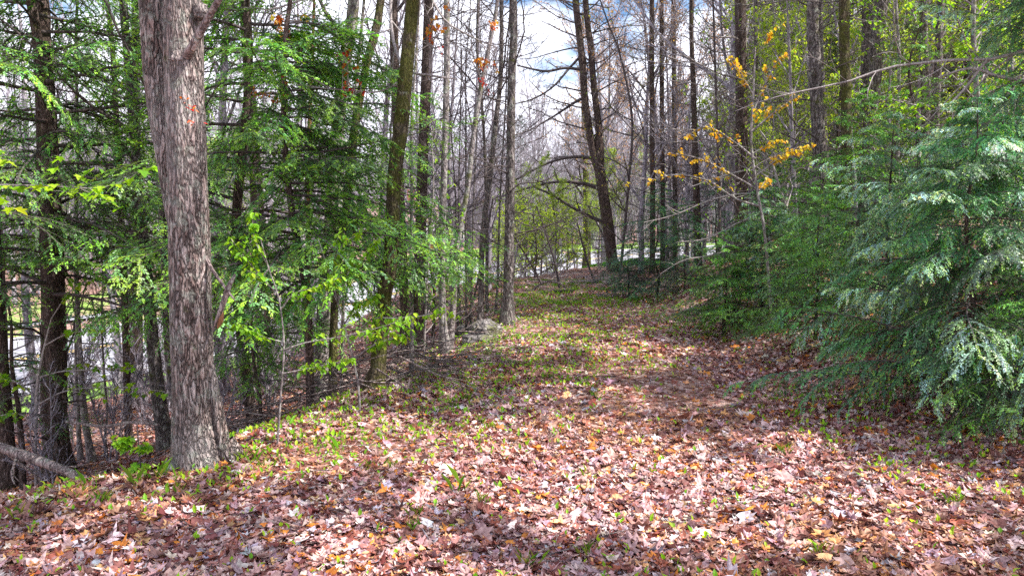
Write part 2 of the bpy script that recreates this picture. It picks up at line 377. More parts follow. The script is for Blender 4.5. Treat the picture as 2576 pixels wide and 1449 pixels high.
# the road
def strip(name, off0, off1, lift, mt, n=400, gap=None):
    Q = cat(ROAD, n); T = nrm(np.gradient(Q[:, :2], axis=0)); nn_ = np.column_stack([T[:, 1], -T[:, 0]])
    o0 = off0(Q) if callable(off0) else np.full(n, off0); o1 = off1(Q) if callable(off1) else np.full(n, off1)
    ks = np.linspace(0, 1, 5 if o1[0]-o0[0] > 1 else 2); k = len(ks)
    V = np.stack([np.column_stack([Q[:, :2]+nn_*(o0+(o1-o0)*s)[:, None], Q[:, 2]+lift-.05*((2*s-1)**2 if k > 2 else 0)]) for s in ks], 1)
    i = np.arange(n-1)[:, None]*k; j = np.arange(k-1)[None]
    g = Geo().add(V, np.stack([i+j, i+j+1, i+k+j+1, i+k+j], -1).reshape(-1, 4), (1, 1, 1)); return g.build(name, mt, smooth=True)
m, t, o = mat('pale_asphalt'); tcn = N_(t, 'TexCoord'); nn = N_(t, 'TexNoise', Scale=3., Detail=12., Roughness=.85); nn.inputs['Scale'].default_value = 1.3; t.links.new(tcn.outputs['Object'], nn.inputs[0])
c = ramp(t, nn.outputs[0], [(.36, (.17, .165, .19)), (.46, (.27, .265, .30)), (.62, (.36, .355, .39))]); p = N_(t, 'BsdfPrincipled', Roughness=.8)
t.links.new(c, p.inputs['Base Color']); t.links.new(p.outputs[0], o.inputs[0]); M_ASPH = m
def plain(name, col, rough=.6, ns=8., amt=.25, metal=0.):
    m, t, o = mat(name); tcn = N_(t, 'TexCoord'); nn = N_(t, 'TexNoise', Scale=ns, Detail=6.); t.links.new(tcn.outputs['Object'], nn.inputs[0])
    c = mixc(t, 1., col, ramp(t, nn.outputs[0], [(.3, (1-amt,)*3), (.7, (1+amt,)*3)]), 'MULTIPLY'); p = N_(t, 'BsdfPrincipled', Roughness=rough, Metallic=metal)
    t.links.new(c, p.inputs['Base Color']); t.links.new(p.outputs[0], o.inputs[0]); return m
tag(strip('road', lambda Q: -Q[:, 3], lambda Q: Q[:, 3], .03, M_ASPH), kind='structure')
M_YEL = plain('yellow_road_paint', (.75, .48, .06)); M_WHT = plain('white_road_paint', (.75, .75, .75))
tag(strip('road_marking', -.19, -.07, .036, M_YEL), kind='structure'); tag(strip('road_marking', .07, .19, .036, M_YEL), kind='structure')
tag(strip('road_marking', lambda Q: -Q[:, 3]+.5, lambda Q: -Q[:, 3]+.62, .006, M_WHT), kind='structure')
tag(strip('road_marking', lambda Q: Q[:, 3]-.62, lambda Q: Q[:, 3]-.5, .006, M_WHT), kind='structure')

# ------------------------------------------------------------------ leaf litter, sprouts, grass
def field(n, y0, y1, dens, xl=lambda y: -.78*y-1.2, xr=lambda y: .74*y+.9, flat=.0):
    ys = np.linspace(y0, y1, 600); wdt = xr(ys)-xl(ys); pdf = dens(ys)*wdt; cdf = np.cumsum(pdf); tot = cdf[-1]*(ys[1]-ys[0]); cdf /= cdf[-1]
    n = int(tot) if n is None else n
    y = np.interp(rng.random(n), cdf, ys); x = xl(y)+rng.random(n)*(xr(y)-xl(y)); return x, y
LIT = [(.58,.38,.36)]*5+[(.47,.29,.27)]*6+[(.74,.58,.53)]*4+[(.39,.25,.28)]*5+[(.25,.10,.085)]*6+[(.42,.20,.17)]*3+[(.28,.08,.05)]*4+[(.16,.04,.035)]*3+[(.62,.22,.03)]*2+[(.50,.46,.52)]*2+[(.66,.38,.18)]*2
def litter(x, y, tmpl, s0, s1, lift, tilt):
    n = len(x); rd, _, hw, sd = road_near(x, y); thin = sstep(.4, 1.15, np.sin(x*1.9+.7*y)*.6+np.sin(y*1.15-x*.8+1)*.6+.5*np.exp(-((x-.9)/.9)**2)); k = (rd > hw+.3) & (sd > 0) & (lawn_mask(x, y) < .5) & (rng.random(n) > .8*thin); x, y = x[k], y[k]; n = len(x)
    z = hgt(x, y); e = .05; gxx = (hgt(x+e, y)-z)/e; gyy = (hgt(x, y+e)-z)/e
    Nn = nrm(np.column_stack([-gxx, -gyy, np.ones(n)])+tilt*rng.normal(size=(n, 3)))
    a = R(0, 2*pi, n); Yv = np.column_stack([np.cos(a), np.sin(a), np.zeros(n)]); Yv = nrm(Yv-Nn*(Yv*Nn).sum(1, keepdims=True)); Xv = np.cross(Yv, Nn)
    sc = R(s0, s1, n)*np.exp(.32*rng.normal(size=n)+.06); pos = np.column_stack([x, y, z+lift*rng.random(n)])-Yv*(sc*.5)[:, None]
    curl = np.column_stack([R(-.5, 1.3, n), R(-.4, .8, n), R(-.7, .7, n)])
    pt = .5+.25*np.sin(x*1.7+1.3*np.sin(y*1.1))+.25*np.sin(y*2.3-x*.9+2); cl = pick(LIT, n, .2); brn = rng.random(n) < .55*sstep(.45, .95, pt); cl[brn] = pick([(.34,.17,.11), (.28,.11,.07), (.42,.24,.17), (.5,.24,.10), (.24,.12,.10)], int(brn.sum()), .2)
    template(LG, tmpl[0]*np.array([1, 1, .3]), tmpl[1], pos, Xv, Yv, Nn, sc, cl, curl)
LG = Geo()
d_near = lambda y: 3300*np.clip(6/y, 0, 1.15)**1.7
x, y = field(None, 1.6, 9, d_near); s = rng.random(len(x))
litter(x[s < .45], y[s < .45], MAPLE, .018, .052, .028, .26); litter(x[(s >= .45) & (s < .6)], y[(s >= .45) & (s < .6)], OAKY, .022, .056, .028, .26); litter(x[s >= .6], y[s >= .6], BEECH, .012, .04, .028, .3)
x, y = field(None, 9, 30, lambda y: 1500*(9/y)**1.5); litter(x, y, OVATE, .026, .062, .028, .3)
tag(LG.build('fallen_leaves', M_LITTER), kind='stuff')
# bits: reddish pine needles and twigs on the ground
NG = Geo(); x, y = field(150000, 1.8, 9, d_near); n = len(x); k = (np.sin(x*1.9+.7*y)*.6+np.sin(y*1.15-x*.8+1)*.6+.5*np.exp(-((x-.9)/.9)**2))+R(-.9, .9, n) > .6; x, y = x[k], y[k]; n = len(x)
a = R(0, 2*pi, n); L = R(.03, .08, n); z = hgt(x, y)+R(.012, .045, n)
P0 = np.column_stack([x, y, z]); D = np.column_stack([np.cos(a)*L, np.sin(a)*L, R(-.1, .25, n)*L]); Wd = np.column_stack([-np.sin(a), np.cos(a), 0*a])*.0011
NG.add(np.stack([P0-Wd, P0+D, P0+Wd], 1), np.arange(n*3).reshape(-1, 3), np.repeat(pick([(.32,.10,.05), (.40,.17,.08), (.25,.12,.08)], n), 3, 0))
tag(NG.build('pine_needle_litter', M_LITTER), kind='stuff')
# sprouts: upright ovate green leaves
SG = Geo(); x, y = field(72000, 2.0, 17, lambda y: 30*np.clip(7/y, 0, 1)**.8+0*y); xc = np.interp(y, CY, CX); xb = np.interp(y, BY, BX)
prob = .045+.36*np.exp(-((x-xc-.9)/1.1)**2)*sstep(3.5, 5.5, y)+.18*(np.sin(x*1.1+1)*np.sin(y*.9) > .2)+.10*(y > 10)
k = (rng.random(len(x)) < prob) & (x > xc-1.2) & (x < xb+.8); x, y = x[k], y[k]
rep = 1+(rng.random(len(x)) < .45); x = np.repeat(x, rep)+0; y = np.repeat(y, rep)+0; n = len(x); x += R(-.03, .03, n); y += R(-.03, .03, n)
a = R(0, 2*pi, n); el = R(.3, 1.35, n); Yv = np.column_stack([np.cos(a)*np.cos(el), np.sin(a)*np.cos(el), np.sin(el)]); Xv = nrm(np.cross(Yv, [0, 0, 1.])+.15*rng.normal(size=(n, 3))); Xv = nrm(Xv-Yv*(Xv*Yv).sum(1, keepdims=True)); Zv = np.cross(Xv, Yv)
tv = OVATE[0]*np.array([.85, 1, .7])
template(SG, tv, OVATE[1], np.column_stack([x, y, hgt(x, y)+R(.015, .05, n)]), Xv, Yv, Zv, R(.024, .05, n), pick([(.2,.46,.02), (.28,.54,.02), (.16,.38,.02), (.38,.58,.03)], n), np.column_stack([R(0, .6, n), R(-.6, .1, n), 0*a]))
tag(SG.build('leaf_sprouts', M_LEAF), kind='stuff')
# grass tufts
def blades(g, cx, cy, nb, h, spread, pal):
    n = len(cx)*nb; x = np.repeat(cx, nb)+rng.normal(size=n)*spread; y = np.repeat(cy, nb)+rng.normal(size=n)*spread
    a = R(0, 2*pi, n); L = h*R(.5, 1.3, n); z = hgt(x, y); P0 = np.column_stack([x, y, z]); lean = np.column_stack([np.cos(a), np.sin(a), 0*a])
    Wd = np.column_stack([-np.sin(a), np.cos(a), 0*a])*(.0015+.009*L)[:, None]; P1 = P0+lean*(L*.2)[:, None]+np.array([0, 0, 1])*(L*.6)[:, None]; P2 = P0+lean*(L*.6)[:, None]+np.array([0, 0, 1])*(L*.95)[:, None]
    g.add(np.stack([P0-Wd, P0+Wd, P1+Wd*.8, P2, P1-Wd*.8], 1), np.arange(n*5).reshape(-1, 5), np.repeat(pick(pal, n), 5, 0))
GG = Geo(); x, y = field(260, 2.2, 12, lambda y: 10+0*y); xc = np.interp(y, CY, CX); k = (x > xc-.3) & (x < 3) & (rng.random(len(x)) < .4+.6*(x < 0)); blades(GG, x[k], y[k], 16, .07, .022, [(.12,.26,.02), (.22,.36,.03), (.32,.34,.05)])
# taller blades by the big maple and a few stalks on the slope edge
for u, v, nb, h in [(452,1205,4,.12),(400,1200,2,.12),(350,1215,4,.14),(560,1150,6,.1),(1150,1235,4,.15),(240,1225,3,.12),(850,1130,6,.12),(640,1160,5,.1),(1040,1080,6,.1)]:
    q = G(u, v+8); blades(GG, np.array([q[0]]), np.array([q[1]]), nb, h, .02, [(.16,.36,.02), (.22,.40,.03)])
# low greenery at the end of the path and grass by the roadside
x = R(-1, 5, 1500); y = R(13.5, 22, 1500); k = (np.sin(x*1.4)+np.sin(y*2.1+x) > .1); blades(GG, x[k], y[k], 5, .09, .05, YG+BG_)
x = R(1.5, 8, 5000); y = R(27, 40, 5000); k = lawn_mask(x, y) > .4; blades(GG, x[k], y[k], 6, .1, .1, [(.16,.42,.02), (.2,.46,.02)])
tag(GG.build('grass', M_LEAF), kind='stuff')

# ------------------------------------------------------------------ tree builders
def px_line(lst, d):
    """[(u, v, width_px[, depth])] -> points and radii"""
    P = []; r = []
    for q in lst:
        dd = q[3] if len(q) > 3 else d
        P.append(PT(q[0], q[1], dd)); r.append(q[2]/2/F*dd)
    return np.array(P), np.array(r)
def resample(P, r, n):
    Q = cat(np.column_stack([P, r]), n*3); L = np.concatenate([[0], np.cumsum(np.linalg.norm(np.diff(Q[:, :3], axis=0), axis=1))])
    s = np.linspace(0, L[-1], n); return np.column_stack([np.interp(s, L, Q[:, k]) for k in range(3)]), np.maximum(np.interp(s, L, Q[:, 3]), .001)

def trunk_tree(name, label, lst, bark, H=14., d=None, cat_='tree', crown='bare', flare=1.35, group=None, dead=0, deadspec=None, sides=20, twigs=None,
               limbs=(), leaves=None, ncrown=9, ridge=.035, seed=1, base_d=None, deadlo=.04, deadhi=.6, deadL=1.2):
    """a tree whose lower trunk follows the photographed line; lst goes from the base (on the ground) up to the frame's top"""
    global rng
    keep = rng; rng = np.random.default_rng(seed*77+5)
    if d is None:
        b = G(lst[0][0], lst[0][1]); d = b[1]
    else:
        b = UP(lst[0][0], d)
    P, r = px_line(lst, d); P[0] = b
    r0 = r[0]
    P = np.vstack([b-np.array([0, 0, .25]), P]); r = np.concatenate([[r0*flare*1.15], r]); r[1] = r0*flare
    # short flare above ground
    k = P[1]+(P[2]-P[1])*min(.35/max(np.linalg.norm(P[2]-P[1]), .01), .5); P = np.insert(P, 2, k, 0); r = np.insert(r, 2, r0*1.03)
    top = b[2]+H
    if P[-1][2] < top-.5:
        dr = nrm(P[-1]-P[-2]); dr = nrm(dr*np.array([.6, .6, 1])); n = 4; hh = top-P[-1][2]
        for q in range(1, n+1):
            f = q/n; P = np.vstack([P, P[-1]+dr*hh/n+np.array([*(rng.normal(size=2)*.06*hh/n), 0])]); r = np.append(r, r[-1]*(1-.28*f-.05))
    N = int(min(160, max(24, H*6))); Q, q = resample(P, r, N)
    root = thing(name, label, cat_, b, group)
    g = tubes(Geo(), Q, q, sides, (1, 1, 1), ridge=ridge, seed=seed); g.build('trunk', bark, root, b, True)
    bg_ = Geo(); fol = Geo(); tw = twigs or M_DTWIG
    QQ, qq = Q[None], q[None]
    if dead:     # thin bare side branches low on the trunk
        A, a = grow(QQ, qq, max(4, int(dead*(1.25 if 1040 < lst[0][0] < 2000 else .75))), deadlo, deadhi, 0, 1.35, 7, .14, .17, .15, Lfix=deadL, taper=.3, rmin=.004); a = np.minimum(a, .02*np.linspace(1, .3, 7)[None])
        tubes(bg_, A, a, 4, (1, 1, 1)); A2, a2 = grow(A, a, 5, .2, 1, .45, .8, 5, .6, .18, 0, rmin=.0022); tubes(bg_, A2, a2, 3, (1, 1, 1))
        A3, a3 = grow(A2, a2, 4, .2, 1, .5, .7, 4, .6, .2, 0, rmin=.0015); tubes(bg_, A3, a3, 3, (1, 1, 1))
    if crown == 'bare':
        A, a = grow(QQ, qq, int(ncrown*1.7), .28, .98, .22, .9, 9, .4, .13, .4, taper=.5); tubes(bg_, A, a, 6, (1, 1, 1))
        A2, a2 = grow(A, a, 6, .3, 1, .5, .7, 6, .5, .14, .3); tubes(bg_, A2, a2, 4, (1, 1, 1))
        A3, a3 = grow(A2, a2, 4, .3, 1, .5, .7, 5, .5, .15, .2, rmin=.003); tubes(bg_, A3, a3, 3, (1, 1, 1))
        if leaves: bunch(fol, A3[:, -1], 3, .07, leaves, MAPLE)
    elif crown == 'pine':
        A, a = grow(QQ, qq, 20, .55, .99, .2, 1.35, 7, .3, .08, .15, taper=.75); tubes(bg_, A, a, 5, (1, 1, 1))
        A2, a2 = grow(A, a, 7, .3, 1, .4, .8, 5, .5, .1, .2); tubes(bg_, A2, a2, 3, (1, 1, 1))
        tip = A2.reshape(-1, 3)[rng.random(A2.shape[0]*5) < .6]; n = len(tip)*9; p = np.repeat(tip, 9, 0)
        dd = nrm(rng.normal(size=(n, 3))+np.array([0, 0, .5]))*R(.08, .16, n)[:, None]; W = nrm(rng.normal(size=(n, 3)))*.006
        fol.add(np.stack([p-W, p+dd, p+W], 1), np.arange(n*3).reshape(-1, 3), np.repeat(pick([(.05,.11,.05), (.07,.15,.07), (.04,.09,.05)], n), 3, 0))
    elif crown == 'hemlock':
        A, a = grow(QQ, qq, 34, .5, .99, .2, 1.4, 6, .3, .08, -.2, taper=.75); tubes(bg_, A, a, 5, (1, 1, 1))
        A2, a2 = grow(A, a, 10, .2, 1, .4, .9, 4, .5, .1, -.2, planar=True); tubes(bg_, A2, a2, 3, (1, 1, 1))
        needles(fol, A2, .035, .11, .02, HEM)
    for L in limbs:     # limbs traced along the photo: (points, leafspec or None)
        pl, ntw = L[0], L[1]
        LP, lr = px_line(pl, d); LP, lr = resample(LP, lr, 16); tubes(bg_, LP, lr, 7, (1, 1, 1), ridge=.06, seed=seed+3)
        if ntw:
            A, a = grow(LP[None], lr[None], ntw, .15, 1, .3, .7, 6, .5, .13, .15, rmin=.0025); tubes(bg_, A, a, 4, (1, 1, 1))
            A2, a2 = grow(A, a, 4, .2, 1, .5, .7, 4, .6, .15, .1, rmin=.0018); tubes(bg_, A2, a2, 3, (1, 1, 1))
            if len(L) > 2 and L[2]: pal, sz, tm = L[2]; bunch(fol, np.vstack([A2[:, -1], A[:, -1]]), 3, sz, pal, tm)
        if len(L) > 3 and L[3]:
            for (u, v, pal, sz, nn_) in L[3]:
                c = PT(u, v, np.interp(u, [min(z[0] for z in pl), max(z[0] for z in pl)], [d, d])); c = PT(u, v, d)
                c[1] = LP[np.argmin(np.linalg.norm(LP-c, axis=1))][1]; i0 = np.argmin(np.linalg.norm(LP-c, axis=1)); s = LP[i0]
                if np.linalg.norm(s-c) < 2.5:
                    mid = (s+c)/2+np.array([0, 0, .06]); tubes(bg_, *resample(np.array([s, mid, c]), np.array([.005, .003, .002]), 6), 4, (1, 1, 1))
                bunch(fol, [c+rng.normal(size=3)*.03 for _ in range(3)], nn_, sz*.52, pal, MAPLE, 1.5, .014)
    if bg_.n: bg_.build('crown', tw, root, b, True)
    if fol.n: fol.build('foliage', M_NEEDLE if crown in ('pine', 'hemlock') else M_LEAF, root, b)
    rng = keep
    return root

HEM = [(.09,.29,.03), (.13,.37,.03), (.045,.17,.03), (.19,.44,.02), (.10,.31,.08)]
def hemlock(label, base, H, r0, z0, Lmax, nb, n2=14, n3=7, sp=.007, ln=.014, wd=.0022, seed=1, rise=.12, droop=-.35, shape=.8, azc=None, azw=pi, upper=0,
            lean=(0, 0), tipnew=.2, pal=None, group=None, trunkpx=None, ztop=None, bark=None, build=True, n4=0, frost=0):
    """eastern hemlock: straight trunk, flat drooping sprays of small needles"""
    global rng
    keep = rng; rng = np.random.default_rng(seed*131+9); pal = pal or HEM; nb = int(nb*1.0)
    base = np.asarray(base, float)
    if trunkpx is not None:
        P, r = px_line(trunkpx, base[1]); P[0] = base; r[0] *= 1.25; P = np.vstack([base-np.array([0, 0, .25]), P]); r = np.concatenate([[r[0]*1.1], r])
        if P[-1][2] < base[2]+H:
            tp = base[2]+H; P = np.vstack([P, [(P[-1][0]+lean[0]), P[-1][1], (P[-1][2]+tp)/2], [P[-1][0]+lean[0]*2, P[-1][1], tp]]); r = np.append(r, [r[-1]*.6, .01])
    else:
        hs = np.linspace(0, 1, 7); P = base+np.column_stack([lean[0]*hs, lean[1]*hs, hs*H]); P[1:-1, :2] += rng.normal(size=(5, 2))*.012*H; r = r0*(1-hs*.93)
        P = np.vstack([P[0]-np.array([0, 0, .2]), P]); r = np.concatenate([[r[0]*1.3], r])
    Q, q = resample(P, r, 60)
    root = thing('hemlock_tree', label, 'hemlock', base, group)
    tubes(Geo(), Q, q, 14 if r0 > .04 else 8, (1, 1, 1), ridge=.03, seed=seed).build('trunk', bark or M_DARK, root, base, True)
    zz = Q[:, 2]-base[2]
    ztop = ztop or H
    h = z0+(ztop-z0)*((np.arange(nb)+R(0, 1, nb))/nb); ctr = np.column_stack([np.interp(h, zz, Q[:, k]) for k in range(3)]); tr = np.interp(h, zz, q)
    az = (azc or 0)+(R(-azw, azw, nb) if azw < pi else np.arange(nb)*2.399+R(-.4, .4, nb))
    L = Lmax*np.clip(1-(h-z0)/(H-z0), 0, 1)**shape*R(.6, 1.1, nb)+.1
    A = march(ctr, np.column_stack([np.cos(az), np.sin(az), np.full(nb, rise)*R(.2, 1.8, nb)]), L, 9, .06, droop*R(.5, 1.4, nb))
    a = np.maximum(np.minimum(tr*.45, .008+L*.008)[:, None]*np.linspace(1, .15, 9)[None], .0015)
    br = Geo(); fo = Geo(); tubes(br, A, a, 5, (1, 1, 1))
    sh = np.clip(1+.3*rng.normal(size=len(A)), .45, 1.9); roll = rng.normal(size=len(A))*.45; A2, a2 = grow(A, a, n2, .1, 1, .46, .82, 6, .5, .05, droop*1.4, roll=roll, planar=True, taper=.75, rmin=.0012); tubes(br, A2, a2, 3, (1, 1, 1))
    A3, a3 = grow(A2, a2, n3, .06, 1, .55, .62, 4, .6, .045, droop*1.1, roll=np.repeat(roll, n2)*.8, planar=True, taper=.6, rmin=.0008); tubes(br, A3, a3, 3, (1, 1, 1))
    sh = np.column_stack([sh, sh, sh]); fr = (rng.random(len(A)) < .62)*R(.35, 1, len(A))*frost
    k2 = (np.tile(np.arange(n2), len(A))/n2); f2 = np.repeat(fr, n2)*sstep(.25, .6, k2); SHEEN_COL = np.array([9., 2.8, 8.2])  # silvery light sheen painted into the needle colour of outer sprays
    sh2 = np.repeat(sh, n2, 0)*(1+f2[:, None]*SHEEN_COL); k3 = np.tile(np.arange(n3), len(A2))/n3
    sh3 = np.repeat(sh, n2*n3, 0)*(1+(np.repeat(f2, n3)*sstep(-.2, .5, k3))[:, None]*SHEEN_COL)
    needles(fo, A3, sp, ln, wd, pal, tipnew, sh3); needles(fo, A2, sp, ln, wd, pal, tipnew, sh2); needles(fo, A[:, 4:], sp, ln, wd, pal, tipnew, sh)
    if n4:
        A4, a4 = grow(A3, a3, n4, .1, 1, .5, .8, 3, .6, .1, droop*.4, planar=True, taper=.5, rmin=.0008); needles(fo, A4, sp, ln, wd, pal, tipnew)
    if upper:
        hu = R(ztop, H*.98, upper); ctr = np.column_stack([np.interp(hu, zz, Q[:, k]) for k in range(3)]); az = R(0, 2*pi, upper); L = Lmax*1.1*(1-(hu-z0)/(H-z0))**shape+.3
        U = march(ctr, np.column_stack([np.cos(az), np.sin(az), np.full(upper, .1)]), L, 6, .06, -.3); u_ = (.012*np.ones(upper))[:, None]*np.linspace(1, .2, 6)[None]; tubes(br, U, u_, 4, (1, 1, 1))
        U2, u2 = grow(U, u_, 12, .15, 1, .4, .9, 4, .5, .1, -.2, planar=True); needles(fo, U2, .03, .1, .016, pal)
    br.build('crown', M_DTWIG, root, base, True); fo.build('foliage', M_NEEDLE, root, base)
    rng = keep
    return root

def sapling(name, label, stem, d, bark, nbr=8, Lb=.6, pal=YG, size=.05, tmpl=BEECH, nleaf=2, H=None, trop=.15, lo=.3, seed=1, extra=(), per=4, cat_='sapling', group=None, droop=1.0, ang=1.0, n2=3, sz2=None):
    global rng
    keep = rng; rng = np.random.default_rng(seed*53+1)
    b = G(stem[0][0], stem[0][1]) if d is None else UP(stem[0][0], d)
    d = b[1]; P, r = px_line(stem, d); P[0] = b
    P = np.vstack([b-np.array([0, 0, .1]), P]); r = np.concatenate([[r[0]], r])
    if H:
        dr = nrm(P[-1]-P[-2]); P = np.vstack([P, P[-1]+dr*H*.5+rng.normal(size=3)*.1, P[-1]+dr*H]); r = np.append(r, [r[-1]*.7, r[-1]*.3])
    Q, q = resample(P, r, 40); root = thing(name, label, cat_, b, group); br = Geo(); fo = Geo()
    tubes(Geo(), Q, q, 8, (1, 1, 1), ridge=.04, seed=seed).build('trunk', bark, root, b, True)
    nodes = []
    if nbr:
        A, a = grow(Q[None], q[None], nbr, lo, 1, 0, ang, 8, .5, .1, trop, Lfix=Lb, taper=.4, rmin=.0025); tubes(br, A, a, 4, (1, 1, 1))
        nodes.append(A[:, 3:].reshape(-1, 3))
        A2, a2 = grow(A, a, n2, .25, 1, .5, .8, 5, .6, .12, trop*.5, rmin=.0018); tubes(br, A2, a2, 3, (1, 1, 1)); nodes.append(A2[:, 1:].reshape(-1, 3))
    for e in extra:
        LP, lr = px_line(e[0], d); LP, lr = resample(LP, lr, 22); tubes(br, LP, lr, 5, (1, 1, 1))
        if e[1]:
            A, a = grow(LP[None], lr[None], e[1], .2, 1, .22, .7, 5, .6, .12, .1, rmin=.0018); tubes(br, A, a, 3, (1, 1, 1)); nodes.append(A[:, 2:].reshape(-1, 3))
        nodes.append(LP[6:])
    nodes = np.vstack(nodes) if nodes else np.zeros((0, 3))
    if nleaf and len(nodes):
        nodes = nodes[rng.random(len(nodes)) < per/5]
        bunch(fo, nodes, nleaf, size, pal, tmpl, droop, .012); fo.build('foliage', M_LEAF, root, b)
    if br.n: br.build('crown', bark, root, b, True)
    rng = keep
    return root

# ------------------------------------------------------------------ the big maple in front
def big_maple():
    b = G(505, 1178); d = b[1]
    root = thing('maple_tree', 'massive grey furrowed maple with two fused stems and a broken stub', 'maple', b)
    def P_(lst): return px_line(lst, d)
    g = Geo()
    P, r = P_([(500,1215,150),(497,1160,132),(488,1060,108),(484,900,100),(479,700,98),(475,560,97),(471,420,94),(466,280,93),(462,140,90),(460,0,86),(452,-300,84),(446,-800,72),(440,-1600,50),(450,-2400,30)])
    Q, q = resample(P, r, 420); q = q*(1+.035*np.sin(np.linspace(0, 60, 420))*np.sin(np.linspace(0, 23, 420)))
    tubes(g, Q, q, 72, (1, 1, 1), ridge=.03, seed=4)
    P, r = P_([(548,1215,76,d+.04),(538,1130,66,d+.04),(525,1030,56,d+.04),(513,930,46,d+.03),(503,830,34,d+.02),(494,740,18,d+.01)])
    tubes(g, *resample(P, r, 120), 40, (1, 1, 1), ridge=.05, seed=9)         # buttress down to the right-hand root
    P, r = P_([(598,1205,20,d),(574,1160,34,d),(556,1090,34,d),(541,1000,28,d),(526,900,16,d)]); tubes(g, *resample(P, r, 70), 24, (1, 1, 1), ridge=.06, seed=2)
    P, r = P_([(455,1230,30,d-.05),(462,1170,42,d-.03),(470,1080,44,d-.02),(476,980,30,d)]); tubes(g, *resample(P, r, 60), 24, (1, 1, 1), ridge=.06, seed=12)
    for az, L, r0 in ((-.5, .26, .04), (-1.3, .22, .04), (-2.3, .3, .045), (3.0, .35, .045), (.1, .2, .035)):
        s = np.linspace(0, 1, 14); x_ = b[0]+.02+np.cos(az+.3*s)*(.13+L*s); y_ = b[1]+.08+np.sin(az+.3*s)*(.13+L*s); z_ = hgt(x_, y_)+.16*(1-s)**2.2-.03*s-.015
        tubes(g, np.column_stack([x_, y_, z_]), r0*(1.25-.85*s)*(1+.08*np.sin(9*s+az)), 16, (1, 1, 1), ridge=.06, seed=int(az*10)+50)
    g.build('trunk', M_MAPLE, root, b, True)
    g = Geo(); P, r = P_([(474,760,30,d+.1),(462,640,46,d+.12),(442,520,52,d+.12),(420,380,54,d+.14),(402,240,64,d+.14),(394,120,68,d+.15),(388,0,70,d+.16),(360,-400,70,d+.2),(330,-1100,55,d+.3),(300,-1900,30,d+.4)])
    tubes(g, *resample(P, r, 320), 56, (1, 1, 1), ridge=.03, seed=7); g.build('second_stem', M_MAPLE, root, b, True)
    # swollen knots
    for (u, v, s) in [(447,150,24),(505,30,20),(487,740,17),(432,420,8),(440,570,9)]:
        c = PT(u, v, d-.085 if u < 490 else d-.06); th = np.linspace(0, pi, 14); ph = np.arange(20)*2*pi/20; rad = s/F*d
        V = np.array([[c+rad*np.array([sin(a)*cos(p_), .7*sin(a)*sin(p_), cos(a)])*(1+.12*sin(5*p_+3*a)+.08*sin(9*a)) for p_ in ph] for a in th]); S = 20
        i = np.arange(13)[:, None]*S; j = np.arange(S)[None]; j2 = (j+1) % S
        Geo().add(V, np.stack([i+j, i+j2, i+S+j2, i+S+j], -1).reshape(-1, 4), (1, 1, 1)).build('knot', M_MAPLE, root, b, True)
    g = Geo(); P, r = P_([(462,152,30,d-.05),(478,128,22,d-.12),(502,85,19,d-.16),(530,35,17,d-.2),(560,-15,15,d-.25),(620,-120,12,d-.3)]); tubes(g, *resample(P, r, 50), 18, (1, 1, 1), ridge=.05, seed=5)
    g.build('branch', M_DEAD, root, b, True)
    g = Geo(); P, r = P_([(535,830,6,d-.02),(552,790,14,d-.04),(565,750,15,d-.05),(578,715,13,d-.06),(592,690,5,d-.06)]); tubes(g, *resample(P, r, 40), 12, (1, 1, 1), ridge=.09, seed=8)
    P, r = P_([(515,640,7,d-.03),(535,680,9,d-.06),(560,715,8,d-.08),(592,757,4,d-.1)]); tubes(g, *resample(P, r, 30), 10, (1, 1, 1), ridge=.07, seed=8); g.build('broken_stub', M_DEAD, root, b, True)
    P, r = P_([(548,825,5,d-.05),(556,805,12,d-.07),(562,785,3,d-.08)]); tubes(Geo(), *resample(P, r, 14), 8, (1, 1, 1), ridge=.12, seed=3).build('splintered_wood', M_RAW, root, b, True)
    # upper limbs, out of the frame
    g = Geo(); A, a = grow(Q[None, 120:], q[None, 120:], 9, .35, 1, .4, .8, 10, .5, .12, .4); tubes(g, A, a, 8, (1, 1, 1)); A2, a2 = grow(A, a, 7, .3, 1, .5, .7, 6, .5, .14, .3); tubes(g, A2, a2, 4, (1, 1, 1))
    A3, a3 = grow(A2, a2, 4, .3, 1, .5, .7, 5, .5, .14, .2, rmin=.003); tubes(g, A3, a3, 3, (1, 1, 1)); g.build('crown', M_DTWIG, root, b, True)
    # red creeper leaves on the front of the bark
    vr = thing('creeper_vine', 'creeper with small red leaves climbing the big maple bark', 'vine', PT(487, 330, d-.1)); vb = np.array(vr.location)
    g = Geo(); P, r = P_([(492,420,2,d-.16),(488,350,2.5,d-.16),(490,300,2.5,d-.16),(482,230,2,d-.16),(488,150,2,d-.15)]); tubes(g, *resample(P, r, 20), 5, (1, 1, 1)); g.build('stem', M_DEAD, vr, vb, True)
    g = Geo(); bunch(g, [PT(u, v, d-.18) for u, v in [(458,238),(466,243),(473,270),(485,272),(490,278),(480,308),(488,310),(496,306)]], 2, .03, RED+ORG[:2]+[(.5,.2,.2)], OVATE, .5, .014); g.build('foliage', M_LEAF, vr, vb)
    return root, d
maple, MD = big_maple()

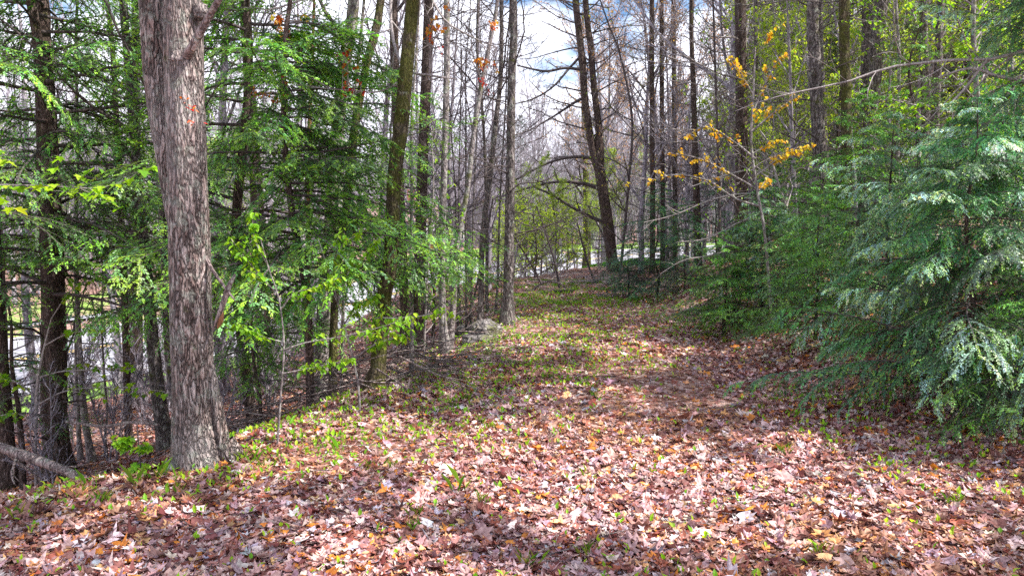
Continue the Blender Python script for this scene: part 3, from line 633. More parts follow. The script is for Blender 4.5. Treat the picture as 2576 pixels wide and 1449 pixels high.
# ------------------------------------------------------------------ individual trees along the photographed trunks
T = trunk_tree
T('hemlock_trunk_tree', 'dark hemlock trunk at far left, partly hidden by its own low boughs', [(150,1195,62),(135,1050,62),(135,900,58),(133,700,54),(122,450,50),(114,250,44),(104,80,40),(100,0,38)], M_DARK, H=15, crown='hemlock', dead=18, deadlo=.03, deadhi=.32, deadL=1.7, seed=2, sides=28, cat_='hemlock', ridge=.05)
T('conifer_tree', 'dark trunk cut by the left edge of the frame, lit orange low down', [(22,1228,44),(14,1080,38),(2,900,34),(-15,600,30),(-30,300,28)], M_DARK, H=13, crown='hemlock', dead=14, deadlo=.03, deadhi=.4, deadL=1.3, seed=3)
T('slope_tree', 'slim leaning trunk with grey lit flank close left of the big maple', [(418,1132,38),(400,1000,34),(384,860,31),(370,700,27),(352,520,25),(335,300,22),(318,100,20),(310,0,18)], M_PINE, H=14, dead=16, deadhi=.5, seed=4, deadL=1.2)
T('slope_tree', 'black narrow trunk peeking out right behind the big maple base', [(440,1120,22),(425,900,20),(410,600,16),(395,300,14)], M_PINE, H=12, dead=8, seed=5, d=8.2)
T('forked_stem', 'tan barked stem pair low on the slope between hemlock and maple', [(232,1163,16),(214,1060,17),(205,950,14),(196,800,12),(190,600,10)], M_GREY, H=8, seed=6, flare=1.6, cat_='small tree')
T('stem_sapling', 'short pale yellow stem beside the tan forked stems', [(203,1160,13),(198,1090,11),(196,1020,9),(190,900,6)], M_GREY, H=4, seed=7, ncrown=4, cat_='small tree')
T('stem_sapling', 'thin crooked pale stem on the slope midway to the maple', [(267,1152,9),(264,1095,7),(270,1040,6),(262,940,5)], M_GREY, H=4, seed=8, ncrown=4, cat_='small tree')
T('maple_tree', 'tall grey trunk behind the hemlock sprays with upper trunk in view', [(800,1008,40),(812,850,38),(826,650,36),(838,500,34),(850,320,32),(868,150,30),(890,0,27)], M_GREY, H=16, seed=9, dead=12, deadlo=.1, d=9.2, deadL=.8)
T('mossy_tree', 'slender olive mossy trunk leaning right above the hemlock boughs', [(827,1022,20),(838,860,20),(846,700,19),(862,590,19),(880,440,19),(894,310,20),(925,150,19),(959,0,18)], M_MOSSY, H=13, seed=10, d=8.6, ncrown=6)
T('stem_sapling', 'very thin stem rising parallel left of the mossy leaning trunk', [(850,980,8),(870,600,8),(890,300,8),(899,180,8),(916,0,7)], M_GREY, H=9, seed=11, d=9.0, cat_='small tree', ncrown=5)
T('stem_sapling', 'thin broken stem with orange raw wood above the hemlock sprays', [(770,1000,9),(775,600,9),(779,320,10),(783,200,9),(788,80,7)], M_RAW, H=6.2, seed=12, d=9.6, cat_='small tree', ncrown=3)
limbsH = [([(1042,-140,14,8.1),(1010,-70,10,8.0),(984,0,8,7.9),(989,100,8,7.7),(1019,175,7,7.5),(1079,190,5,7.3),(1150,200,3,7.2)], 6, None,
           [(1085,60,ORG,.075,4),(1100,45,ORG,.07,4),(1075,85,ORG,.07,4),(1085,75,RED,.05,3),(1125,10,ORG,.06,3),(1110,118,RED,.04,3)]),
          ([(1019,175,5,7.5),(1003,205,4,7.4),(950,232,4,7.3),(884,228,3,7.2),(830,225,2,7.2)], 3, None,
           [(865,130,RED,.05,3),(868,140,ORG,.055,4),(872,160,ORG,.07,4),(868,212,RED,.05,3),(862,228,RED,.045,3),(887,228,RED,.05,3),(905,213,RED,.055,3),(700,172,ORG,.055,4),(722,196,ORG,.05,3),(657,236,ORG,.055,4),(640,232,ORG,.05,4),(695,248,ORG,.055,4)]),
          ([(1042,-100,10,8.2),(1110,40,5,8.0),(1180,90,4,7.9),(1250,120,3,7.8)], 5, None, [(1200,122,ORG,.09,5),(1215,118,ORG,.07,4),(1245,122,ORG,.06,4),(1205,165,RED,.06,4),(1212,180,RED,.05,4),(1222,195,RED,.05,3),(1232,18,ORG,.08,4),(1250,22,ORG,.06,4)]),
          ([(1042,-160,10,8.2),(900,-60,6,8.0),(760,0,5,7.8),(680,25,4,7.7),(640,20,3,7.7)], 4, None, [(650,12,ORG,.08,5),(660,32,ORG,.08,5),(678,48,ORG,.07,4),(640,10,OCH,.06,3),(735,5,OCH,.06,4)])]
T('maple_tree', 'sturdy mossy maple leaning right with curved foot on the crest edge', [(938,990,50),(951,930,40),(958,826,38),(966,750,36),(984,640,36),(992,450,35),(1008,330,36),(1022,180,34),(1039,0,32)], M_MOSSY, H=16, seed=13, limbs=limbsH, twigs=M_TWIG, sides=28, ridge=.045, flare=1.3)
T('dark_tree', 'charcoal dark trunk in the shade just right of the mossy maple', [(1017,905,28),(1018,760,24),(1010,600,24),(998,300,22),(989,0,20)], M_DARK, H=16, seed=14, dead=26, deadhi=.5, deadL=1.3)
T('dark_tree', 'reddish dark broad trunk right of the charcoal one, bark in plates', [(1053,888,36),(1055,750,30),(1058,600,28),(1064,400,26),(1072,200,25),(1080,0,24)], M_DARK, H=17, seed=15, dead=34, deadhi=.5, deadL=1.4, crown='pine')
T('stem_sapling', 'straight pale pencil thin stem in front of the two dark trunks', [(1036,938,11),(1036,800,9),(1034,650,9),(1036,500,8),(1036,300,7),(1050,100,6)], M_GREY, H=7, seed=16, cat_='small tree', ncrown=5, dead=8, deadL=.7)
T('mossy_tree', 'upright trunk blotched with moss and pale patches, twin stems at base', [(1120,893,24),(1113,800,19),(1111,650,17),(1115,500,16),(1121,300,16),(1124,150,15),(1124,0,14)], M_GREY, H=14, seed=17, dead=26, deadhi=.45, deadL=1.1, flare=1.5)
T('leaning_tree', 'slim curved trunk arching right from the blotched upright trunk', [(1130,888,17),(1142,740,15),(1147,640,14),(1176,475,13),(1190,350,12),(1205,250,11),(1222,160,11),(1240,70,10),(1252,0,9)], M_GREY, H=11, seed=18, dead=18, deadhi=.5, deadL=.9)
T('slope_tree', 'grey trunk right behind the mossy boulder, splitting higher up', [(1208,832,17),(1210,740,15),(1214,600,14),(1232,450,14),(1246,320,12),(1259,200,11),(1262,60,10),(1262,0,10)], M_PINE, H=12, seed=19, dead=22, deadhi=.5, deadL=1.)
T('slope_tree', 'thin stem beside the grey trunk behind the mossy boulder', [(1226,805,9),(1224,740,9),(1225,600,8),(1222,450,8),(1215,300,7),(1200,120,6)], M_PINE, H=10, seed=20, dead=12, deadL=.8, d=14.5)
for k, (u, w_, s) in enumerate([(1172,6,0),(1160,5,-14),(1182,5,10),(1150,5,4),(1246,6,12)]):
    T('stem_sapling', ['thin whip rising left of the grey boulder trunk', 'bent whip leaning left close beside the curved trunk', 'thin whip leaning right below the boulder trunk fork', 'wispy whip between the blotched and curved trunks', 'wispy whip left of the straight spruce trunk'][k], [(u, 850, w_), (u+s*.5, 700, w_), (u+s, 500, w_*.8), (u+s*2.2, 250, w_*.6)], M_PINE, H=6.5, seed=21+k, dead=12, deadL=.7, cat_='small tree', ncrown=4, d=12.3+.4*k)
T('spruce_tree', 'straight dark spruce trunk bristling with twigs at the path bend', [(1276,815,34),(1278,740,27),(1281,600,25),(1284,400,22),(1287,200,20),(1291,0,18)], M_PINE, H=17, seed=27, dead=90, deadlo=.05, deadhi=.62, deadL=1.35, crown='pine', sides=24)
# twin-stemmed pine in the centre, behind the hemlock saplings
limbsP = [([(1524,560,12),(1490,548,9),(1450,528,8),(1388,490,6),(1340,470,4)], 7, (YG, .06, OVATE)), ([(1500,470,10),(1455,460,9),(1400,458,7),(1340,470,6),(1270,492,4)], 8, (YG, .06, OVATE)),
          ([(1490,398,9),(1440,395,8),(1380,410,6),(1320,440,5),(1270,470,3)], 8, None), ([(1462,176,9),(1420,172,7),(1370,180,6),(1300,165,4)], 8, None),
          ([(1470,245,8),(1440,262,7),(1390,295,5),(1320,335,4),(1290,350,3)], 8, None), ([(1462,140,7),(1430,175,6),(1390,220,5),(1340,250,4),(1295,262,3)], 6, None)]
T('twin_pine_tree', 'dark pine forking into two stems in the centre, sweeping limbs leftward', [(1545,672,28),(1536,620,29),(1527,550,29),(1516,480,27),(1507,420,25)], M_DARK, H=4.6, seed=30, limbs=limbsP, d=25, crown=None, dead=10, deadlo=.2, deadhi=1, deadL=2., sides=24, flare=1.2)
tp = bpy.data.objects['twin_pine_tree']; tb = np.array(tp.location)
for pts in ([(1509,440,20),(1492,385,19),(1478,300,18),(1470,240,18),(1464,150,17),(1448,0,16),(1430,-300,12),(1420,-700,6)], [(1508,440,20),(1511,400,19),(1505,310,17),(1494,220,16),(1486,120,15),(1473,0,14),(1465,-300,11),(1470,-700,6)]):
    P, r = px_line(pts, tb[1]); Q, q = resample(P, r, 70); tubes(Geo(), Q, q, 16, (1, 1, 1), ridge=.03, seed=3).build('stem', M_DARK, tp, tb, True)
    g = Geo(); A, a = grow(Q[None], q[None], 46, .08, .98, 0, 1.3, 8, .25, .12, .25, Lfix=2.6, taper=.4, rmin=.008); tubes(g, A, a, 4, (1, 1, 1)); A2, a2 = grow(A, a, 6, .2, 1, .4, .7, 5, .5, .14, .2, rmin=.004); tubes(g, A2, a2, 3, (1, 1, 1))
    g.build('crown', M_DTWIG, tp, tb, True)
T('roadside_tree', 'stout brown trunk standing by the mailbox at the road edge', [(1476,662,26),(1476,640,21),(1477,600,19),(1476,540,18),(1474,450,16),(1472,350,14)], M_MOSSY, H=15, seed=33, d=43, dead=8, deadL=2.5, flare=1.5)
# right-hand pines on the bank
for k, (pts, bark, d, dead, lab) in enumerate([
    ([(2052,640,33),(2062,430,33),(2057,300,31),(2050,150,29),(2044,0,27)], M_PINE, 11.5, 46, 'grey lichened pine trunk, leftmost of the thick ones on the bank'),
    ([(2085,640,16),(2072,300,16),(2062,0,15)], M_PINE, 13.5, 20, 'slimmer pine trunk tucked right behind the leftmost thick pine'),
    ([(2132,660,26),(2130,440,25),(2128,250,24),(2124,0,24)], M_MOSSY, 11, 40, 'brown mossy pine trunk with knobbly bark on the bank'),
    ([(2172,600,27),(2175,320,26),(2180,150,26),(2182,0,26)], M_PINE, 12.6, 30, 'smooth grey pine trunk, rear one of the crossing pair'),
    ([(2180,620,31),(2187,320,30),(2200,200,31),(2217,0,32)], M_PINE, 11.8, 30, 'lichened pine trunk leaning right, front one of the crossing pair'),
    ([(2335,620,23),(2330,430,22),(2327,200,20),(2323,0,18)], M_PINE, 12, 24, 'left pine trunk of the pair behind the pale hemlock'),
    ([(2352,620,20),(2352,330,19),(2361,150,17),(2367,0,16)], M_PINE, 12.8, 24, 'right pine trunk of the pair behind the pale hemlock'),
    ([(1866,700,30),(1866,270,28),(1864,150,27),(1862,0,26)], M_DARK, 16, 60, 'thick dark pine trunk with bare whorled limbs right of centre'),
    ([(1758,700,20),(1752,500,18),(1745,250,13),(1740,0,11)], M_DARK, 17, 34, 'dark pine trunk standing over the dark hemlock saplings'),
    ([(1642,690,14),(1642,480,13),(1640,250,12),(1640,0,12)], M_DARK, 24, 40, 'leftmost trunk of the three thin dark pines'),
    ([(1668,690,12),(1667,480,11),(1665,250,11),(1664,0,10)], M_DARK, 25, 40, 'middle trunk of the three thin dark pines'),
    ([(1700,690,13),(1698,480,12),(1696,250,11),(1694,0,10)], M_DARK, 26, 40, 'rightmost trunk of the three thin dark pines'),
    ([(1905,700,10),(1903,400,9),(1902,0,9)], M_PINE, 15, 26, 'pole-thin pine between the dark pine and grey pine'),
    ([(1958,700,13),(1962,400,12),(1968,0,11)], M_DARK, 19, 30, 'slim shaded pine just left of the grey lichened trunk'),
    ([(2255,640,14),(2258,300,12),(2262,0,11)], M_DARK, 17, 26, 'slim shaded pine between the crossing pair and the hemlock spire'),
    ([(2430,560,14),(2436,250,13),(2442,0,12)], M_DARK, 16, 26, 'shaded pine trunk above the pale green beech leaves'),
    ([(2520,560,16),(2528,250,15),(2534,0,14)], M_DARK, 15, 26, 'shaded pine trunk close to the right frame edge')]):
    T('pine_tree', lab, pts, bark, H=18 if k != 12 else 11, seed=40+k, d=d, dead=dead, deadlo=.06, deadhi=.5, deadL=1.5 if d < 15 else 2.2, crown='pine', sides=20, twigs=M_TWIG if k % 3 == 1 else M_DTWIG, ridge=.05)

for k, (x_, y_, lab) in enumerate([(9.6, 5.9, 'unseen pine added beyond the right edge to shade the middle path'), (8.8, .9, 'unseen pine added beyond the right edge to shade the lower right litter'), (10.3, 11.8, 'unseen pine added up the bank to shade the path end')]):  # unseen pines added off frame so their crowns shade the path
    keepr = rng; rng = np.random.default_rng(4400+k); zb = float(hgt(x_, y_)); b = np.array([x_, y_, zb]); root = thing('pine_tree', lab, 'pine', b); P = march((b-[0, 0, .3])[None], np.array([[0, 0, 1.]]), np.array([17.]), 14, .01, .1); r = (.17*(1-np.linspace(0, .93, 14)))[None]
    tubes(Geo(), P, r, 18, (1, 1, 1), ridge=.04, seed=k).build('trunk', M_PINE, root, b, True); g = Geo(); fo = Geo(); A, a = grow(P, r, 60, .5, .98, .165, 1.35, 7, .3, .08, .15, taper=.6); tubes(g, A, a, 5, (1, 1, 1)); A2, a2 = grow(A, a, 8, .3, 1, .45, .8, 5, .5, .1, .2); tubes(g, A2, a2, 3, (1, 1, 1)); g.build('crown', M_DTWIG, root, b, True)
    tip = A2[:, 1:].reshape(-1, 3); n = len(tip)*26; p = np.repeat(tip, 26, 0); dd = nrm(rng.normal(size=(n, 3))+np.array([0, 0, .5]))*R(.08, .15, n)[:, None]; W = nrm(rng.normal(size=(n, 3)))*.028
    fo.add(np.stack([p-W, p+dd, p+W], 1), np.arange(n*3).reshape(-1, 3), np.repeat(pick([(.05,.11,.05), (.07,.15,.07), (.04,.09,.05)], n), 3, 0)); fo.build('foliage', M_NEEDLE, root, b); rng = keepr
# limb from a maple standing outside the frame on the right, reaching over the view
lb = [([(2720,60,20),(2640,105,13),(2576,128,10),(2482,152,8),(2407,150,7),(2332,158,6),(2232,171,6),(2147,202,5),(2032,227,4),(1932,250,3),(1850,280,2)], 9, None),
      ([(2740,300,18),(2660,240,13),(2576,208,11),(2500,190,9),(2440,172,7),(2360,196,4)], 6, (YG, .05, BEECH)),
      ([(2482,152,7),(2430,220,6),(2390,262,5),(2365,290,3)], 3, None)]
T('maple_tree', 'maple beyond the right edge whose long bare limb crosses the upper right', [(2760,1190,60),(2750,700,54),(2735,200,48),(2720,-200,44)], M_GREY, H=15, d=6.6, seed=60, limbs=lb, twigs=M_TWIG, ncrown=8)

# ------------------------------------------------------------------ hemlocks
H_ = hemlock
# left side
LIME = [(.10,.32,.035), (.15,.40,.03), (.06,.22,.035), (.21,.46,.02), (.11,.31,.09)]
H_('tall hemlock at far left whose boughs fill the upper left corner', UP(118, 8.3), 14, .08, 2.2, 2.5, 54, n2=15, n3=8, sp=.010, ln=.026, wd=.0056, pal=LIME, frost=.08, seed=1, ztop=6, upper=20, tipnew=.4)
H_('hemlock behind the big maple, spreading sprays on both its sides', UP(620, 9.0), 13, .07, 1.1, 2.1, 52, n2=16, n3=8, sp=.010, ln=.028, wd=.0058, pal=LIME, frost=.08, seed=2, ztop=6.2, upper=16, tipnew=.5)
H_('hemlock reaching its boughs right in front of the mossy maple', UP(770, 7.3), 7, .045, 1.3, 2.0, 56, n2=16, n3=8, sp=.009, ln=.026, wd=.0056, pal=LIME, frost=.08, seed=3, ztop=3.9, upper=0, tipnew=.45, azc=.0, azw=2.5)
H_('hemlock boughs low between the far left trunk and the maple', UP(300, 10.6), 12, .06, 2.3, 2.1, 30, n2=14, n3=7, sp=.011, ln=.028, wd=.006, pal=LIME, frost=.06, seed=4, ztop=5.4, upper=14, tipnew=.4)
H_('young hemlock glowing green down the slope beyond the leafy sapling', UP(640, 7.6), 2.2, .025, .5, .85, 34, n2=12, n3=6, sp=.008, ln=.016, wd=.0036, pal=LIME, seed=5, tipnew=.5)
H_('young hemlock at the left edge low among the maple leaves', UP(20, 8.4), 3.0, .04, .9, .9, 20, n2=12, n3=6, sp=.009, ln=.016, wd=.003, seed=6, tipnew=.2)
H_('hemlock in shade between the mossy maple and blotched trunk', UP(1085, 12.5), 3.2, .035, .5, 1.0, 30, n2=10, n3=6, sp=.012, ln=.02, wd=.004, seed=7)
H_('tiny hemlock beside the mossy boulder at the crest', UP(1262, 12.2), .9, .012, .1, .45, 22, n2=8, n3=5, sp=.008, ln=.014, wd=.003, seed=8)
# right side, from near to far
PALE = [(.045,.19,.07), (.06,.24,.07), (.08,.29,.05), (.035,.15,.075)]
H_('nearest hemlock with pale sheen-tinted sprays at the right edge of the path', UP(2440, 5.6), 2.35, .03, .12, 1.45, 66, n2=20, n3=11, sp=.005, ln=.016, wd=.0028, seed=10, pal=PALE, frost=1, rise=.3, droop=-.6, tipnew=.22, shape=.6, n4=0)
H_('tall sheen-tinted hemlock filling the right edge of the frame', UP(2660, 6.4), 3.5, .04, .3, 1.8, 70, n2=20, n3=11, sp=.006, ln=.017, wd=.003, seed=11, pal=PALE, frost=1, rise=.3, droop=-.6, tipnew=.2, shape=.65)
H_('low hemlock drooping onto the litter at the lower right', UP(2600, 4.9), 1.25, .018, .05, .75, 46, n2=12, n3=8, sp=.005, ln=.013, wd=.002, seed=12, tipnew=.1)
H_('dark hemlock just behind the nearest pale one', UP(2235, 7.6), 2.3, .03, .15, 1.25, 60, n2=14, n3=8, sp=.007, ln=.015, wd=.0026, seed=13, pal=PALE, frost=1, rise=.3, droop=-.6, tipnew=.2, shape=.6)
H_('small hemlock leaning over the path beside a mossy root', UP(2060, 8.3), 1.8, .02, .1, 1.1, 70, n2=13, n3=8, sp=.007, ln=.017, wd=.0034, seed=14, tipnew=.2)
H_('hemlock on the bank between the two pairs of pines', UP(2160, 9.6), 2.6, .03, .2, 1.45, 64, n2=14, n3=7, sp=.009, ln=.019, wd=.004, seed=15, tipnew=.2)
H_('slender hemlock spire rising in front of the pine pair', UP(2292, 9.8), 3.9, .035, .5, .85, 60, n2=11, n3=7, sp=.010, ln=.017, wd=.0035, seed=16, tipnew=.15)
H_('feathery small hemlock standing alone at the foot of the bank', UP(1826, 10.2), 1.45, .018, .15, .9, 60, n2=12, n3=8, sp=.008, ln=.018, wd=.0038, seed=17, tipnew=.35)
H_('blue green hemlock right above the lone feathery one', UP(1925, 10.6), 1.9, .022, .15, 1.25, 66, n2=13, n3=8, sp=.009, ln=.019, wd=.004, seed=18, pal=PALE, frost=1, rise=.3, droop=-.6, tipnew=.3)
H_('hemlock low on the bank below the thick dark pine', UP(1985, 12), 2.0, .025, .15, 1.4, 62, n2=13, n3=7, sp=.010, ln=.02, wd=.0044, seed=19, tipnew=.25)
DK = [(.02,.15,.075), (.035,.18,.075), (.02,.11,.06), (.06,.22,.06)]
H_('deep green hemlock at the bend, tallest of the dark cluster', UP(1655, 15.0), 2.35, .03, .15, 1.25, 60, n2=13, n3=7, sp=.011, ln=.02, wd=.0042, seed=20, pal=DK, tipnew=.2)
H_('deep green hemlock at the bend, left one of the dark cluster', UP(1585, 15.6), 1.35, .02, .1, .85, 44, n2=11, n3=7, sp=.011, ln=.02, wd=.0042, seed=21, pal=DK, tipnew=.2)
H_('deep green hemlock at the bend, right one of the dark cluster', UP(1725, 14.2), 1.8, .025, .15, .95, 44, n2=12, n3=7, sp=.011, ln=.02, wd=.0042, seed=22, pal=DK, tipnew=.25)
H_('shaded hemlock sapling up the bank behind the lone feathery one', UP(1800, 17), 2.1, .025, .3, 1.2, 36, n2=11, n3=6, sp=.014, ln=.022, wd=.005, seed=23, pal=DK, tipnew=.1)

# ------------------------------------------------------------------ leafy saplings and small broadleaf trees
S = sapling
S('sapling', 'slim sapling with hanging lime leaves just right of the big maple', [(697,1128,6),(706,1000,5),(714,880,5),(708,790,4),(698,740,4),(675,672,3),(655,600,2)], None, M_GREY, nbr=0, size=.044, seed=1, nleaf=3, per=4.8,
  extra=[([(714,880,5),(770,862,4),(840,850,3),(900,838,3),(960,822,2),(1010,806,2)], 7), ([(712,860,4),(670,850,3),(620,830,3),(575,818,2)], 6), ([(706,780,4),(740,740,3),(800,720,2),(850,700,2)], 6), ([(698,740,4),(660,700,3),(610,640,3),(580,600,2)], 7),
         ([(675,672,3),(640,600,3),(635,540,2)], 5), ([(708,940,4),(760,930,3),(830,915,2),(880,905,2)], 6)])
S('sapling', 'sapling holding rows of folded yellow green leaves before the mossy maple', [(905,1040,7),(900,960,6),(880,870,5),(850,760,4),(830,690,3),(800,600,2)], None, M_GREY, nbr=0, size=.048, seed=2, nleaf=3, per=5, tmpl=BEECH, droop=1.3,
  extra=[([(893,900,5),(940,868,4),(985,852,3),(1020,838,2)], 6), ([(880,870,4),(930,806,4),(1000,800,3),(1060,795,3),(1125,778,2)], 8), ([(850,760,4),(880,680,3),(920,640,3),(950,600,2)], 8), ([(860,790,4),(830,700,3),(860,620,3),(900,590,2)], 8), ([(866,815,4),(900,770,3),(945,745,2)], 6)])
S('maple_sapling', 'maple seedling with bright drooping leaves in front of far left hemlock', [(92,1236,9),(90,1120,8),(92,1000,8),(100,930,7),(112,870,5),(130,800,4)], None, M_TWIG, nbr=0, size=.072, seed=3, nleaf=1, per=3.6, tmpl=MAPLE,
  extra=[([(96,950,5),(150,935,4),(220,930,3),(290,928,3),(340,930,2)], 8), ([(92,1000,5),(40,960,4),(-20,950,3)], 5), ([(92,1020,5),(160,985,4),(240,975,3),(330,975,3),(415,985,2)], 9), ([(112,870,4),(170,840,3),(250,830,3),(300,822,2)], 6), ([(92,1060,4),(40,1040,3),(-20,1050,3)], 5), ([(130,800,3),(180,730,3),(240,700,2)], 4)])
S('maple_sapling', 'knee high maple seedling with bright leaves before the trees, left of the maple', [(356,1198,4),(350,1140,4),(346,1080,3),(343,1040,3)], None, M_DTWIG, nbr=0, size=.043, seed=4, nleaf=2, per=3.6, tmpl=MAPLE,
  extra=[([(350,1140,3),(325,1122,2),(298,1112,2)], 3), ([(348,1120,3),(365,1125,2),(372,1130,2)], 2), ([(346,1090,3),(310,1110,2),(285,1108,2)], 3), ([(352,1160,3),(335,1180,2),(330,1188,2)], 2)])
S('maple_tree', 'young maple outside the left edge sending a twig of lime leaves across', [(-330,1200,60),(-300,700,45),(-280,300,40)], 5.6, M_GREY, nbr=0, size=.075, H=6, seed=5, nleaf=2, per=5, tmpl=MAPLE, droop=.7, cat_='maple',
  extra=[([(-290,560,12),(-120,470,8),(0,466,4),(120,468,3),(210,474,3),(260,472,2),(320,452,2)], 10), ([(-290,520,10),(-100,430,6),(0,400,3),(20,405,2)], 4)])
S('beech_sapling', 'pale twiggy young beech arching low over the bank, few lime leaves', [(2035,760,10),(2020,660,9),(1990,560,8),(1960,470,7),(1940,400,5)], 10.8, M_TWIG, nbr=9, Lb=1.3, size=.04, seed=6, nleaf=1, per=2.6, trop=-.1, n2=6, lo=.1,
  extra=[([(2020,650,7),(1960,590,6),(1880,610,5),(1800,640,4),(1720,655,3),(1660,690,2)], 10), ([(2000,590,7),(1930,540,6),(1860,560,5),(1780,600,3),(1700,610,2)], 10), ([(1985,540,6),(1900,490,5),(1800,500,4),(1700,540,3),(1620,560,2)], 10), ([(1960,470,6),(1900,430,5),(1830,440,4),(1740,470,3)], 9)])
S('maple_sapling', 'maple sapling hung with ochre young leaves in front of the dark pines', [(1950,720,8),(1925,600,7),(1905,480,7),(1890,360,6),(1895,240,5),(1900,120,3)], 9.6, M_GREY, nbr=6, Lb=.7, lo=.45, size=.042, pal=OCH, tmpl=MAPLE, seed=7, nleaf=3, per=3.4, droop=1.2,
  extra=[([(1915,520,7),(1850,500,6),(1780,455,5),(1700,440,4),(1640,452,3),(1585,442,2)], 7), ([(1910,480,7),(1840,440,6),(1760,400,4),(1680,385,3)], 6), ([(1900,400,7),(1850,360,5),(1780,320,4),(1730,340,2)], 6), ([(1892,330,6),(1940,290,5),(1980,260,4),(2010,240,2)], 7), ([(1895,280,6),(1930,200,4),(1960,150,3),(1985,140,2)], 7), ([(1895,240,5),(1860,180,4),(1830,150,2)], 5), ([(1905,440,5),(1960,400,4),(2000,380,3),(2040,370,2)], 7)])
S('beech_tree', 'young beech with a fan of vivid lime leaves in the upper right', [(2480,640,16),(2470,400,15),(2455,200,13),(2450,0,11)], 9.2, M_GREY, nbr=34, Lb=1.6, lo=.2, size=.062, pal=YG, tmpl=BEECH, seed=8, nleaf=3, per=4.6, droop=.8, H=2.5, n2=5, trop=.05)
S('beech_tree', 'slim beech with lime leaves between the crossing pines and right pair', [(2262,560,10),(2258,350,9),(2262,150,8),(2255,20,6)], 11, M_GREY, nbr=26, Lb=1.2, lo=.15, size=.062, pal=YG, tmpl=BEECH, seed=9, nleaf=3, per=3.6, droop=.8, H=1.5, n2=4)
S('beech_tree', 'beech behind the sheen-tinted hemlock top with sparse lime leaves', [(2560,620,14),(2552,400,12),(2545,200,11),(2530,0,9)], 10.5, M_GREY, nbr=30, Lb=1.5, lo=.15, size=.062, pal=YG, tmpl=BEECH, seed=10, nleaf=3, per=4, droop=.8, H=2.5, n2=5)
S('maple_tree', 'skinny maple with scattered green leaves before the thin dark pines', [(1815,700,8),(1808,450,7),(1800,200,6),(1795,40,5)], 14, M_DTWIG, nbr=20, Lb=1.0, lo=.1, size=.06, pal=YG, tmpl=BEECH, seed=11, nleaf=1, per=2.4, H=2, n2=4)
S('maple_tree', 'skinny maple with sparse leaves left of the three thin dark pines', [(1560,700,8),(1580,480,7),(1590,300,6),(1560,140,5),(1530,60,4)], 21, M_DTWIG, nbr=26, Lb=1.8, lo=.1, size=.07, pal=[(.2,.2,.05), (.3,.26,.06), (.2,.3,.04)], tmpl=OVATE, seed=12, nleaf=1, per=2.4, H=2, n2=6)
S('sapling', 'sapling with small lime leaves crossing the two dark trunks', [(1062,940,6),(1070,800,6),(1078,650,5),(1090,480,4),(1085,320,3)], 9.8, M_TWIG, nbr=16, Lb=.65, lo=.1, size=.045, seed=13, nleaf=2, per=3.2)
S('sapling', 'sapling leafing out behind the curved leaning trunk', [(1170,900,5),(1190,760,5),(1215,640,5),(1240,500,4)], 13.5, M_DTWIG, nbr=12, Lb=.9, lo=.1, size=.045, seed=14, nleaf=1, per=2.5)
for k, (u0, v0, u1, v1, u2, v2) in enumerate([(1408,742,1390,640,1350,520), (1365,742,1345,680,1296,600), (1500,742,1478,660,1452,560), (1600,740,1550,650,1480,520)]):
    S('whip_sapling', ['dark leaning whip rising from the brush at the path end', 'dark bent whip at the left of the path end', 'dark whip near the mailbox leaning left', 'dark whip leaning left out of the dark hemlock cluster'][k], [(u0,v0,6),(u1,v1,5),(u2,v2,3)], 18+k*1.1, M_DTWIG, nbr=9, Lb=.8, size=.05, seed=30+k, nleaf=1, per=2.0)
# bright leafing shrubs by the road
gy_ = 'lime green shrubs leafing out between path end and road'
for k, (u, d, h, Lb) in enumerate([(1320,27,3.2,1.7),(1360,30,3.6,1.9),(1395,26,2.6,1.5),(1290,31,3.6,1.9),(1345,23,2.0,1.2),(1425,33,3.0,1.6),(1250,34,3.0,1.7),(1400,36,4.2,2)]):
    b = UP(u, d); p0 = 560-(b[2]-CAM_Z)*F/d; hh = h/d*F
    S('shrub', ['lime green shrub immediately right of the straight spruce', 'largest lime shrub between the spruce and the mailbox', 'mid height lime shrub left of the mailbox', 'lime shrub partly behind the straight spruce trunk', 'low lime shrub nearest the fallen log', 'thin lime shrub in front of the mailbox verge', 'lime shrub left of the straight spruce near the lawn', 'tall thin lime shrub closest to the road'][k],
      [(u,p0,5),(u+4,p0-hh*.5,4),(u-4,p0-hh,3)], d, M_DTWIG, nbr=30, Lb=Lb*1.05, lo=.1, size=.07, pal=[(.38,.56,.02),(.46,.60,.03),(.30,.5,.02)], tmpl=OVATE, seed=60+k, nleaf=2, per=3.6, n2=6, group=gy_, cat_='shrub')

# ------------------------------------------------------------------ things on the ground
def log(name, label, pts, d, mt, cat_, sides=16, ridge=.05, seed=1, stubs=0, lift=.0, group=None, ground=True):
    b = G(pts[len(pts)//2][0], pts[len(pts)//2][1]) if d is None else UP(pts[0][0], d)
    P = []; r = []
    for q in pts:
        p = G(q[0], q[1]) if (len(q) < 4 and ground) else PT(q[0], q[1], q[3]); rad = q[2]/2/F*p[1]
        if len(q) < 4: p = p+np.array([0, 0, rad*.6+lift])
        P.append(p); r.append(rad)
    P, r = resample(np.array(P), np.array(r), 40); b = P[len(P)//2]
    g = tubes(Geo(), P, r, sides, (1, 1, 1), caps=True, ridge=ridge, seed=seed)
    if stubs:
        A, a = grow(P[None], r[None], stubs, .1, 1, .3, .8, 6, .4, .12, .1, rmin=.003); tubes(g, A, a, 5, (1, 1, 1)); A2, a2 = grow(A, a, 3, .2, 1, .5, .7, 4, .6, .15, 0, rmin=.002); tubes(g, A2, a2, 3, (1, 1, 1))
    o = g.build(name, mt, None, b, True); return tag(o, label, cat_, group)
